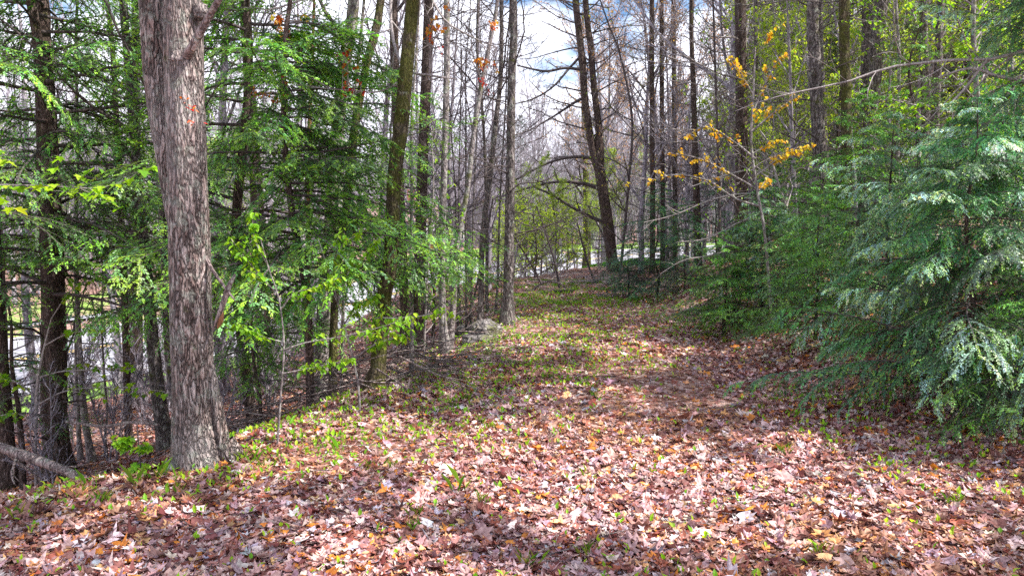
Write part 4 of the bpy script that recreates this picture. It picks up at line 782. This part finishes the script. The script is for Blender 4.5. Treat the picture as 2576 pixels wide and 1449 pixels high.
log('fallen_log', 'grey lichened dead trunk propped at the far left below the hemlock', [(-60,1105,24,6.9),(10,1128,24,6.8),(80,1152,25,6.6),(150,1178,24,6.5),(215,1205,20,6.4),(270,1215,12,6.3)], None, M_DEAD, 'log', stubs=5, seed=3)
log('fallen_branch', 'short broken pale limb lying at the crest before the brush', [(775,1058,6),(800,1046,10),(840,1036,12),(880,1027,10),(905,1022,6)], None, M_DEAD, 'branch', seed=4)
log('fallen_branch', 'long dark stick curving along the crest towards the mossy maple', [(880,1040,4),(940,1022,6),(1010,1000,6),(1080,975,5),(1130,950,3)], None, M_DTWIG, 'branch', seed=5, stubs=4)
log('fallen_log', 'long weathered log lying across the far end of the path', [(1345,727,8),(1400,720,10),(1460,713,10),(1530,707,9),(1560,705,7)], None, M_DEAD, 'log', seed=6, stubs=4)
log('fallen_log', 'mouldering dark log lying below the long weathered one', [(1365,741,8),(1400,738,10),(1445,736,9)], None, M_DARK, 'log', seed=7)
d_ = G(1385, 735)[1]
log('bent_branch', 'dead branch arched over the ground at the path end', [(1338,738,4,d_),(1352,720,5,d_),(1378,709,5,d_),(1404,712,5,d_),(1424,724,4,d_),(1434,734,4,d_)], None, M_DEAD, 'branch', seed=8, ridge=.02)
log('fallen_branch', 'thick dead root like branch under the hemlocks at right', [(1990,985,8),(2040,960,14),(2100,935,12),(2160,915,8)], None, M_DARK, 'branch', seed=9, stubs=4)
log('fallen_branch', 'dark branch lying on the litter below the low hemlock at right', [(2330,1190,6),(2390,1160,9),(2450,1140,8),(2540,1130,6)], None, M_DTWIG, 'branch', seed=10, stubs=4)
log('fallen_branch', 'stub of snapped pale branch in the middle of the foreground litter', [(1528,1344,4),(1540,1332,11),(1551,1318,10),(1560,1295,9),(1566,1285,7)], None, M_DEAD, 'branch', seed=11, ridge=.1)
log('fallen_branch', 'thin grey stick in the litter below the big maple', [(840,1268,3),(900,1258,5),(960,1246,5),(1010,1240,3)], None, M_DEAD, 'branch', seed=12)
log('fallen_branch', 'thin dark twig on the litter beside the maple roots', [(540,1180,3),(590,1168,4),(650,1150,4),(700,1140,3)], None, M_DTWIG, 'branch', seed=13)
log('fallen_branch', 'slim dead stem slanting down the slope left of the maple', [(165,1060,7,8.0),(260,1072,8,7.9),(330,1062,8,7.8),(400,1068,6,7.6)], None, M_DEAD, 'branch', seed=14, stubs=3)
# brush pile on the slope
x0 = UP(740, 7.7); bp = Geo(); n = 190
cx = x0[0]+R(-1.3, 1.5, n); cy = x0[1]+R(-.9, 1.6, n); a = rng.normal(size=n)*.7+.3
p0 = np.column_stack([cx, cy, hgt(cx, cy)+R(.02, .38, n)]); dd = np.column_stack([np.cos(a), np.sin(a)*.7, R(-.35, .3, n)])
A = march(p0, dd, R(.5, 1.7, n), 7, .12, -.1); A[:, :, 2] = np.maximum(A[:, :, 2], hgt(A[:, :, 0], A[:, :, 1])+.01); a_ = R(.003, .012, n)[:, None]*np.linspace(1, .3, 7)[None]; tubes(bp, A, a_, 5, (1, 1, 1))
A2, a2 = grow(A, a_, 4, .2, 1, .45, .8, 5, .6, .15, 0, rmin=.0018); tubes(bp, A2, a2, 3, (1, 1, 1))
tag(bp.build('brush_pile', M_DEAD, None, x0, True), 'tangled pile of dead grey sticks on the slope right of the maple', 'brush pile')
x0 = UP(1480, 19); bp = Geo(); n = 34; cx = x0[0]+R(-2.2, .9, n); cy = x0[1]+R(-1.2, 1.6, n); a = rng.normal(size=n)*.6
A = march(np.column_stack([cx, cy, hgt(cx, cy)+R(.02, .3, n)]), np.column_stack([np.cos(a), np.sin(a)*.6, R(-.2, .12, n)]), R(.7, 2., n), 6, .12, -.1); A[:, :, 2] = np.maximum(A[:, :, 2], hgt(A[:, :, 0], A[:, :, 1])+.01)
a_ = R(.005, .014, n)[:, None]*np.linspace(1, .3, 6)[None]; tubes(bp, A, a_, 4, (1, 1, 1)); A2, a2 = grow(A, a_, 5, .2, 1, .45, .8, 4, .6, .15, 0, rmin=.003); tubes(bp, A2, a2, 3, (1, 1, 1))
tag(bp.build('brush_pile', M_TWIG, None, x0, True), 'dark heap of brushwood behind the logs at the path end', 'brush pile')
# twigs strewn in the litter
sg = Geo(); x, y = field(900, 2, 12, d_near); n = len(x); a = R(0, 2*pi, n)
A = march(np.column_stack([x, y, hgt(x, y)+R(.015, .045, n)]), np.column_stack([np.cos(a), np.sin(a), 0*a]), R(.05, .3, n), 4, .2, 0); A[:, :, 2] = hgt(A[:, :, 0], A[:, :, 1])+R(.015, .05, n)[:, None]
tubes(sg, A, R(.001, .0035, n)[:, None]*np.ones((1, 4)), 4, (1, 1, 1)); tag(sg.build('twig_litter', M_DEAD), kind='stuff')

def rock(label, u, v, sx, sy, sz, seed, sink=.25):
    r = np.random.default_rng(seed); c = G(u, v); nu, nv = 56, 34; th = np.linspace(0, pi, nv)[:, None]; ph = (np.arange(nu)*2*pi/nu)[None]
    D = np.stack([np.sin(th)*np.cos(ph), np.sin(th)*np.sin(ph), np.cos(th)*np.ones_like(ph)], -1); q = np.ones((nv, nu))
    for k in range(11):                                  # facets: planes that cut the ball
        n = nrm(r.normal(size=3)); q = np.minimum(q, np.where(D@n > .2, r.uniform(.72, .95)/np.maximum(D@n, .2), 9))
    for k in range(6): n = r.normal(size=3)*r.uniform(3, 9); q = q+.02*np.sin(D@n+r.uniform(0, 6))
    V = D*q[..., None]*np.array([sx, sy, sz])+c+np.array([0, 0, sz*(1-2*sink)*.5])
    i = np.arange(nv-1)[:, None]*nu; j = np.arange(nu)[None]; j2 = (j+1) % nu
    tag(Geo().add(V, np.stack([i+j, i+nu+j, i+nu+j2, i+j2], -1).reshape(-1, 4), (1, 1, 1)).build('boulder', M_ROCK, None, c, True), label, 'rock')
rock('mossy rounded boulder on the crest left of the straight spruce', 1222, 845, .24, .3, .2, 3)
rock('flat grey stone lying just below the mossy boulder', 1205, 858, .3, .2, .09, 4)
rock('pinkish stone half hidden behind the curved trunk', 1168, 842, .18, .2, .14, 5)
rock('small moss cushioned stone on the crest by the pencil thin stem', 1085, 930, .12, .12, .05, 6)

def pinecone(label, u, v, s, seed):
    c = G(u, v)+np.array([0, 0, s*.42]); r = np.random.default_rng(seed); ax = nrm(np.array([r.normal(), r.normal()*.5, .15])); e1 = nrm(np.cross(ax, [0, 0, 1.])); e2 = np.cross(ax, e1)
    root = thing('pine_cone', label, 'pine cone', c-np.array([0, 0, s*.4])); bb = c-np.array([0, 0, s*.4])
    tt = np.linspace(-1, 1, 12); P = c+ax*tt[:, None]*s; tubes(Geo(), P, s*.22*np.sqrt(np.clip(1-tt**2, .02, 1)), 10, (1, 1, 1)).build('core', M_CONE, root, bb)
    g = Geo(); k = np.arange(90); t = k/90*2-1; a = k*2.399; rad = s*.5*np.sqrt(np.clip(1-(t*.95)**2, 0, 1))+.002; o_ = np.cos(a)[:, None]*e1+np.sin(a)[:, None]*e2; d_ = nrm(o_+ax*.45); sd = nrm(np.cross(d_, ax)); b0 = c+ax*(t*s)[:, None]+o_*(rad*.3)[:, None]; tp_ = b0+d_*(rad)[:, None]
    w_ = (rad*.32)[:, None]; th = nrm(np.cross(sd, d_))*s*.04
    g.add(np.stack([b0, tp_-sd*w_+th, tp_+d_*s*.08, tp_+sd*w_+th, tp_-th*2], 1), (np.array([[0, 1, 2], [0, 2, 3], [0, 4, 1], [0, 3, 4], [1, 4, 2], [2, 4, 3]])[None]+(k*5)[:, None, None]).reshape(-1, 3), (1, 1, 1)); g.build('scales', M_CONE, root, bb)
M_CONE = barkmat('cone_scale', (.06,.02,.015), (.16,.06,.045), (.28,.13,.10), 60, 1, bump=.2)
pinecone('dark pine cone lying in the litter at bottom centre', 1194, 1366, .032, 1)
pinecone('small pine cone lying near the bottom, right of centre', 1772, 1358, .024, 2)
pinecone('pine cone among rusty leaves in the lower right', 2195, 1385, .028, 3)

# ------------------------------------------------------------------ across the road: house, mailbox
def box(g, x0, x1, y0, y1, z0, z1, col=(1, 1, 1)):
    V = np.array([[x, y, z] for z in (z0, z1) for x, y in ((x0, y0), (x1, y0), (x1, y1), (x0, y1))], float)
    return g.add(V, [[0, 3, 2, 1], [4, 5, 6, 7], [0, 1, 5, 4], [1, 2, 6, 5], [2, 3, 7, 6], [3, 0, 4, 7]], col)
def wallmat(name, c1, c2, sc, brick=True, mortar=(.4,.38,.36)):
    m, t, o = mat(name); tcn = N_(t, 'TexCoord'); mpp = N_(t, 'Mapping'); mpp.inputs['Rotation'].default_value = (pi/2, 0, 0); t.links.new(tcn.outputs['Object'], mpp.inputs[0])
    b = N_(t, 'TexBrick'); b.inputs['Scale'].default_value = sc; b.inputs['Color1'].default_value = (*c1, 1); b.inputs['Color2'].default_value = (*c2, 1); b.inputs['Mortar'].default_value = (*mortar, 1)
    b.inputs['Mortar Size'].default_value = .012; b.inputs['Brick Width'].default_value = .5 if brick else 8.; b.inputs['Row Height'].default_value = .25 if brick else .4
    t.links.new(mpp.outputs[0], b.inputs[0]); p = N_(t, 'BsdfPrincipled', Roughness=.8); t.links.new(b.outputs[0], p.inputs['Base Color']); t.links.new(p.outputs[0], o.inputs[0]); return m
M_SIDE = wallmat('grey_siding', (.25,.21,.26), (.29,.25,.29), 2.2, False, (.12,.11,.12)); M_BRICK = wallmat('red_brick', (.36,.12,.07), (.28,.09,.06), 2.4)
M_ROOF = plain('brown_shingle', (.22,.14,.13), .9, 14, .4); M_TRIM = plain('white_trim', (.75,.75,.75), .5, 3, .05); M_GLASS = plain('window_glass', (.06,.07,.09), .08, 2, .1); M_WOOD = plain('orange_stained_wood', (.5,.22,.05), .7, 12, .3)
M_RED = plain('red_door_paint', (.45,.04,.03), .5, 4, .1); M_MET = plain('grey_metal_box', (.10,.10,.12), .45, 20, .2, .5); M_POST = plain('weathered_post', (.34,.28,.24), .9, 20, .3)  # plain red paint, used on the mailbox flag
hb = np.array([-8.4, 76., 0]); hb[2] = float(hgt(hb[0]+2, 73.5))
hz = hb[2]; house = thing('house', 'low grey sided house with brown gable roof across the road', 'house', hb); hx, hy = hb[0], hb[1]
g = box(Geo(), hx+1.2, hx+8.2, hy, hy+8, hz-.5, hz+3.4)
g.add([[hx+1.2, hy, hz+3.4], [hx+8.2, hy, hz+3.4], [hx+4.7, hy, hz+5.2], [hx+1.2, hy+8, hz+3.4], [hx+8.2, hy+8, hz+3.4], [hx+4.7, hy+8, hz+5.2]], [[0, 1, 2], [5, 4, 3]], (1, 1, 1)); box(g, hx-7, hx+1.2, hy+2.5, hy+8, hz-.5, hz+3.0); g.build('wall', M_SIDE, house, hb)
g = Geo()
def slab(g, a, b, c, d, t=.14):
    V = np.array([a, b, c, d], float); n = nrm(np.cross(V[1]-V[0], V[3]-V[0])); V = np.vstack([V, V-n*t]); g.add(V, [[0, 1, 2, 3], [7, 6, 5, 4], [0, 4, 5, 1], [1, 5, 6, 2], [2, 6, 7, 3], [3, 7, 4, 0]], (1, 1, 1))
slab(g, (hx+.6, hy-.5, hz+3.1), (hx+4.7, hy-.5, hz+5.35), (hx+4.7, hy+8.4, hz+5.35), (hx+.6, hy+8.4, hz+3.1)); slab(g, (hx+4.7, hy-.5, hz+5.35), (hx+8.8, hy-.5, hz+3.1), (hx+8.8, hy+8.4, hz+3.1), (hx+4.7, hy+8.4, hz+5.35))
slab(g, (hx-7.4, hy+1.2, hz+2.8), (hx+.9, hy+1.2, hz+2.8), (hx+.9, hy+5.2, hz+4.9), (hx-7.4, hy+5.2, hz+4.9)); slab(g, (hx-7.4, hy+5.2, hz+4.9), (hx+.9, hy+5.2, hz+4.9), (hx+.9, hy+9, hz+2.8), (hx-7.4, hy+9, hz+2.8))
rf = g.build('roof', M_ROOF, house, hb); box(Geo(), hx-3, hx-2.1, hy+4.8, hy+5.7, hz+4, hz+6.2).build('chimney', M_BRICK, rf, (0, 0, 0)).location = -hb
def window(x0, x1, y, z0, z1, bars=1):
    f = Geo(); w_ = .1
    for a in ((x0-w_, x0, z0-w_, z1+w_), (x1, x1+w_, z0-w_, z1+w_), (x0, x1, z1, z1+w_), (x0, x1, z0-w_, z0), *[((x0+(x1-x0)*k/(bars+1)-.025), (x0+(x1-x0)*k/(bars+1)+.025), z0, z1) for k in range(1, bars+1)]): box(f, a[0], a[1], y-.08, y+.02, a[2], a[3])
    fo = f.build('window', M_TRIM, house, hb); p = box(Geo(), x0, x1, y-.03, y-.01, z0, z1).build('pane', M_GLASS, fo, (0, 0, 0)); p.location = -hb
window(hx+2.2, hx+3.4, hy, hz+1, hz+2.3); window(hx+5.6, hx+7.2, hy, hz+1, hz+2.3, 2); window(hx-.9, hx+.1, hy+2.5, hz+.7, hz+2.4); window(hx-3.6, hx-2.2, hy+2.5, hz+.9, hz+2.3); window(hx-6.2, hx-4.8, hy+2.5, hz+.9, hz+2.3)
dr = box(Geo(), hx-1.95, hx-1.05, hy+2.38, hy+2.52, hz+.15, hz+2.4).build('door', M_TRIM, house, hb); k_ = box(Geo(), hx-1.2, hx-1.12, hy+2.3, hy+2.38, hz+1.1, hz+1.2).build('handle', M_MET, dr, (0, 0, 0)); k_.location = -hb
box(Geo(), hx+.15, hx+.95, hy+2.36, hy+2.49, hz-.3, hz+2.6).build('brick_pier', M_BRICK, house, hb); box(Geo(), hx-.8, hx+.9, hy+.2, hy+.9, hz-.3, hz+.55).build('brick_planter', M_WOOD, house, hb)
for xx in (hx-3.9, hx-.55, hx+.75): box(Geo(), xx, xx+.16, hy+1.3, hy+1.46, hz-.2, hz+2.78).build('porch_post', M_TRIM, house, hb)
tag(strip('walkway', lambda Q: -Q[:, 3]-3.1, lambda Q: -Q[:, 3]-2.2, .055, M_ASPH), kind='structure')
mb = UP(1452, 45.5); mroot = thing('mailbox', 'grey metal mailbox on a braced wooden post at the road edge', 'mailbox', mb); mx_, my_, mz_ = mb
g = box(Geo(), mx_-.05, mx_+.05, my_-.05, my_+.05, mz_-.2, mz_+1.15); g.build('post', M_POST, mroot, mb)
g = box(Geo(), mx_-.62, mx_+.12, my_-.04, my_+.04, mz_+.96, mz_+1.04); P = np.array([[mx_-.42, my_, mz_+.95], [mx_-.05, my_, mz_+.62]]); tubes(g, P, np.array([.035, .035]), 4, (1, 1, 1)); g.build('bracket', M_POST, mroot, mb)
n_ = 12; a = np.linspace(0, pi, n_); prof = np.vstack([np.column_stack([np.cos(a)*.13, .16+np.sin(a)*.12]), [[-.13, 0], [.13, 0]]]); k = len(prof)
V = np.vstack([np.column_stack([np.full(k, mx_-.62+s), my_+prof[:, 0], mz_+1.045+prof[:, 1]]) for s in (0, .56)]); i = np.arange(k); g = Geo().add(V, np.stack([i, (i+1) % k, (i+1) % k+k, i+k], -1), (1, 1, 1)); g.add(V[:k], [list(range(k))[::-1]], (1, 1, 1)); g.add(V[k:], [list(range(k))], (1, 1, 1))
bx_ = g.build('box', M_MET, mroot, mb); fl = box(Geo(), mx_-.3, mx_-.27, my_-.16, my_-.145, mz_+1.15, mz_+1.38); box(fl, mx_-.3, mx_-.18, my_-.16, my_-.145, mz_+1.3, mz_+1.38); fl = fl.build('flag', M_RED, bx_, (0, 0, 0)); fl.location = -mb

# ------------------------------------------------------------------ the woods behind: shared meshes, one object per tree
def proto_bare(seed, H=17, leaf=None, dens=1., twigr=.012, bark=M_FAR, nm='bare_tree', multi=1):
    global rng
    keep = rng; rng = np.random.default_rng(seed); g = Geo(); fo = Geo()
    for s in range(multi):
        P = march(np.array([[R(-.4, .4)*(multi > 1), R(-.4, .4)*(multi > 1), -.4]]), np.array([[rng.normal()*.06*multi, rng.normal()*.06*multi, 1]]), np.array([H*R(.8, 1)]), 12, .035, .1); r = (H*.0085*(1-np.linspace(0, .93, 12)))[None]; r[0, 0] *= 1.3
        tubes(g, P, r, 8, (1, 1, 1)); A, a = grow(P, r, int(20*dens), .22, .98, .32, .75, 8, .5, .1, .55, taper=.75, rmin=.02); tubes(g, A, a, 5, (1, 1, 1))
        A2, a2 = grow(A, a, 7, .2, 1, .45, .65, 6, .5, .12, .35, rmin=twigr*1.2); tubes(g, A2, a2, 3, (1, 1, 1))
        A3, a3 = grow(A2, a2, 6, .2, 1, .5, .6, 4, .6, .14, .25, rmin=twigr*.7); tubes(g, A3, a3, 3, (1, 1, 1))
        if leaf: bunch(fo, A3[:, 1:].reshape(-1, 3)[rng.random(len(A3)*3) < leaf[1]], 2, leaf[2], leaf[0], OVATE, .8, .08)
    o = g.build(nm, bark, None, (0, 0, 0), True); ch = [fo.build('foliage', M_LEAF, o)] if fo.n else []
    rng = keep; return o, ch
def proto_ever(seed, H=15, pine=False, bare=.3, nm='hemlock_tree', pal=HEM, Lm=2.6, sp=.05, ln=.13):
    global rng
    keep = rng; rng = np.random.default_rng(seed); g = Geo(); fo = Geo(); br = Geo()
    P = march(np.array([[0, 0, -.4]]), np.array([[0, 0, 1.]]), np.array([H]), 12, .012, .1); r = (H*.0105*(1-np.linspace(0, .95, 12)))[None]; tubes(g, P, r, 10, (1, 1, 1), ridge=.03)
    o = g.build(nm, M_DARK, None, (0, 0, 0), True)
    A, a = grow(P, r, 16, .04, .5, 0, 1.4, 6, .2, .12, .1, Lfix=Lm*.9, taper=.2, rmin=.012); tubes(br, A, a, 4, (1, 1, 1)); A2, a2 = grow(A, a, 6, .2, 1, .4, .8, 4, .5, .15, 0, rmin=.006); tubes(br, A2, a2, 3, (1, 1, 1))
    A, a = grow(P, r, 70, bare, .995, 0, 1.4, 7, .3, .08, -.1 if not pine else .2, Lfix=Lm, taper=.9, rmin=.01); tubes(br, A, a, 4, (1, 1, 1)); A2, a2 = grow(A, a, 10, .15, 1, .4, .85, 4, .5, .1, -.1, planar=not pine, rmin=.006)
    if pine:
        tubes(br, A2, a2, 3, (1, 1, 1)); tip = A2[:, 1:].reshape(-1, 3); n = len(tip)*7; p = np.repeat(tip, 7, 0); dd = nrm(rng.normal(size=(n, 3))+np.array([0, 0, .4]))*R(.1, .2, n)[:, None]; W = nrm(rng.normal(size=(n, 3)))*.012
        fo.add(np.stack([p-W, p+dd, p+W], 1), np.arange(n*3).reshape(-1, 3), np.repeat(pick([(.04,.10,.05), (.06,.14,.07), (.05,.12,.08)], n), 3, 0))
    else: needles(fo, A2, sp, ln, .028, pal)
    b_ = br.build('crown', M_DTWIG, o, (0, 0, 0), True); f_ = fo.build('foliage', M_NEEDLE, o)
    rng = keep; return o, [b_, f_]
used = {}
def place(proto, x, y, s, rz, label, cat_, group, lean=0., name=None, sz=None):
    o, ch = proto; key = o.name
    if used.get(id(o)):
        c = o.copy(); COL.objects.link(c)
        for q in ch: d_ = q.copy(); COL.objects.link(d_); d_.parent = c
    else: c = o; used[id(o)] = True
    c.location = (x, y, float(hgt(x, y))-.1); c.rotation_euler = (lean*rng.normal(), lean*rng.normal(), rz); c.scale = (s, s, sz or s)
    return tag(c, label, cat_, group)
BARE = [proto_bare(300+k, 18, None, 1., .014) for k in range(6)]
BARELEAF = [proto_bare(320+k, 13, ([(.32,.48,.04), (.42,.54,.05), (.24,.40,.04)], .6, .13), .9, .011) for k in range(3)]
REDBUD = [proto_bare(330+k, 15, ([(.34,.16,.09), (.40,.24,.12), (.3,.2,.08)], .35, .09), 1., .012) for k in range(2)]
BRUSH = [proto_bare(340+k, 4.5, None, .8, .006, M_FAR, 'bare_shrub', 3) for k in range(3)]
PINES = [proto_ever(350+k, 17, True, .42, 'pine_tree', Lm=3.0) for k in range(3)]
EVER = [proto_ever(360+k, 13, False, .08, 'hemlock_tree', [(.02,.08,.035), (.03,.10,.035), (.015,.06,.03)]) for k in range(3)]
def clear(x, y, m=1.2):
    rd, rz, hw, sd = road_near(np.array([x]), np.array([y])); return rd[0] > hw[0]+m
def scatter(protos, n, xr, yr, s, label, cat_, group, test=None, lean=.03, wedge=True, mind=1.5, seed=0):
    global rng
    keep = rng; rng = np.random.default_rng(seed+900); pts = []; tries = 0
    while len(pts) < n and tries < n*40:
        tries += 1; y = R(*yr); x = R(*xr)*y if wedge else R(*xr)
        if not clear(x, y) or (test and not test(x, y)) or any((x-a)**2+(y-b)**2 < mind**2 for a, b in pts): continue
        pts.append((x, y)); place(protos[rng.integers(len(protos))], x, y, R(*s), R(0, 6.28), label, cat_, group, lean)
    rng = keep
def beyond(x, y): return road_near(np.array([x]), np.array([y]))[3][0] < 0
hs = lambda x, y: beyond(x, y) and not (hx-9 < x < hx+10 and hy-30 < y < hy+10) 
lawn = lambda x, y: hs(x, y) and road_near(np.array([x]), np.array([y]))[0][0] > 17
g1 = 'bare grey trees of the wood beyond the road'
scatter(BARE, 110, (-.74, .35), (62, 125), (.8, 1.25), 'bare thin grey tree in the wood far beyond the road', 'bare tree', g1, hs, mind=2.2, seed=1)
scatter(BARE, 60, (-.74, .2), (34, 80), (.55, .95), 'bare slim grey tree behind the lawn across the road', 'bare tree', 'bare slim trees behind the lawn', lawn, mind=2, seed=2)
scatter(BRUSH, 80, (-.74, .3), (40, 90), (.8, 1.7), 'leafless grey thicket shrub across the road', 'shrub', 'leafless thicket across the road', lawn, mind=1.2, seed=3)
scatter(BARELEAF, 26, (-.72, .3), (36, 85), (.7, 1.1), 'thin tree with faint yellow green buds across the road', 'tree', 'budding trees across the road', lawn, mind=3, seed=4)
scatter(PINES, 12, (-.5, .3), (70, 120), (.9, 1.2), 'distant green pine showing among the bare trees', 'pine', 'distant pines in the bare wood', hs, mind=5, seed=5)
camside = lambda x, y: (not beyond(x, y))
rightb = lambda x, y: camside(x, y) and x > np.interp(y, BY, BX)+1.5
scatter(PINES, 26, (.19, .8), (17, 50), (.8, 1.15), 'slender shaded pine deep in the right hand wood', 'pine', 'pines deep in the right hand wood', rightb, mind=2.0, seed=6)
scatter(EVER, 22, (.22, .85), (15, 48), (.35, .8), 'dark hemlock deep in the right hand wood', 'hemlock', 'hemlocks deep in the right hand wood', rightb, mind=2.2, seed=7)
scatter(BARELEAF, 62, (.12, .8), (15, 45), (.5, .9), 'leafing tree deep in the right hand wood', 'tree', 'leafing trees deep in the right hand wood', rightb, mind=2, seed=8)
scatter(BARE, 44, (.14, .8), (19, 60), (.55, 1.), 'bare slim tree deep in the right hand wood', 'bare tree', 'bare trees deep in the right hand wood', rightb, mind=1.6, seed=9)
scatter(REDBUD, 26, (.12, .5), (24, 55), (.7, 1.), 'tree with rusty budding twigs above the dark hemlocks', 'tree', 'rusty budding trees behind the hemlocks', lambda x, y: x > 3 and y > 22, mind=2.4, seed=10)
scatter(BRUSH, 9, (-.12, .3), (19, 38), (.25, .5), 'low leafless brush between path end and road', 'shrub', 'low brush between path end and road', camside, mind=.8, seed=20)
scatter(BARELEAF, 20, (.15, .7), (12, 22), (.35, .6), 'small tree in new leaf among the right hand pines', 'tree', 'small leafing trees among the pines', rightb, mind=1.5, seed=21)
scatter(BARE, 8, (-.13, -.02), (15, 21), (.35, .55), 'bare sapling in the thicket between boulder and spruce', 'bare tree', 'bare saplings left of the spruce', camside, mind=.8, seed=23)
scatter(BARE, 16, (.2, .38), (17, 28), (.25, .45), 'bare sapling among the thin dark pines', 'bare tree', 'bare saplings among the dark pines', camside, mind=1., seed=24)
scatter(BARELEAF, 14, (-.06, .14), (24, 44), (.22, .45), 'low sapling hazed with pale green buds near the road', 'sapling', 'budding saplings near the road', camside, mind=1., seed=22)
leftb = lambda x, y: camside(x, y) and x < np.interp(y, CY, CX)-1.5
scatter(BARE, 12, (-.78, .06), (14, 34), (.45, .75), 'bare slim tree on the slope above the road', 'bare tree', 'bare slim trees on the slope', leftb, mind=2, seed=11)
scatter(PINES, 2, (-.75, -.1), (13, 20), (.7, .9), 'pine trunk down the slope above the road', 'pine', 'pines down the slope', leftb, mind=2.5, seed=12)
scatter(EVER, 1, (-.78, -.22), (12.5, 17), (.5, .8), 'hemlock down the slope near the road', 'hemlock', 'hemlocks down the slope', leftb, mind=2.5, seed=13)
scatter(BRUSH, 16, (-.6, .12), (14, 32), (.5, .8), 'leafless brush on the slope above the road', 'shrub', 'leafless brush on the slope', leftb, mind=1.2, seed=14)
scatter(BRUSH, 16, (-.74, -.2), (7, 14), (.3, .5), 'leafless twiggy shrub among the trunks left of the path', 'shrub', 'twiggy shrubs among the left trunks', leftb, mind=.9, seed=15)
fw = Geo(); n = 3600; y = R(74, 150, n); x = R(-.8, .5, n)*y; k = np.array([hs(a, b) for a, b in zip(x, y)]); x, y = x[k], y[k]; n = len(x)
P = march(np.column_stack([x, y, hgt(x, y)-.3]), np.column_stack([R(-.12, .12, n), R(-.12, .12, n), np.ones(n)]), R(5, 17, n), 6, .05, .1); r = R(.03, .09, n)[:, None]*np.linspace(1, .3, 6)[None]; tubes(fw, P, r, 4, (1, 1, 1))
A, a = grow(P, r, 8, .1, 1, .4, .7, 4, .6, .14, .4, rmin=.016); tubes(fw, A, a, 3, (1, 1, 1)); A2, a2 = grow(A, a, 3, .3, 1, .5, .7, 3, .6, .14, .3, rmin=.012); tubes(fw, A2, a2, 3, (1, 1, 1))
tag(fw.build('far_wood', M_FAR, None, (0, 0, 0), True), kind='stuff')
for o_, ch_ in BARE+BARELEAF+REDBUD+BRUSH+PINES+EVER:
    if not used.get(id(o_)):
        for q in ch_: bpy.data.objects.remove(q)
        bpy.data.objects.remove(o_)
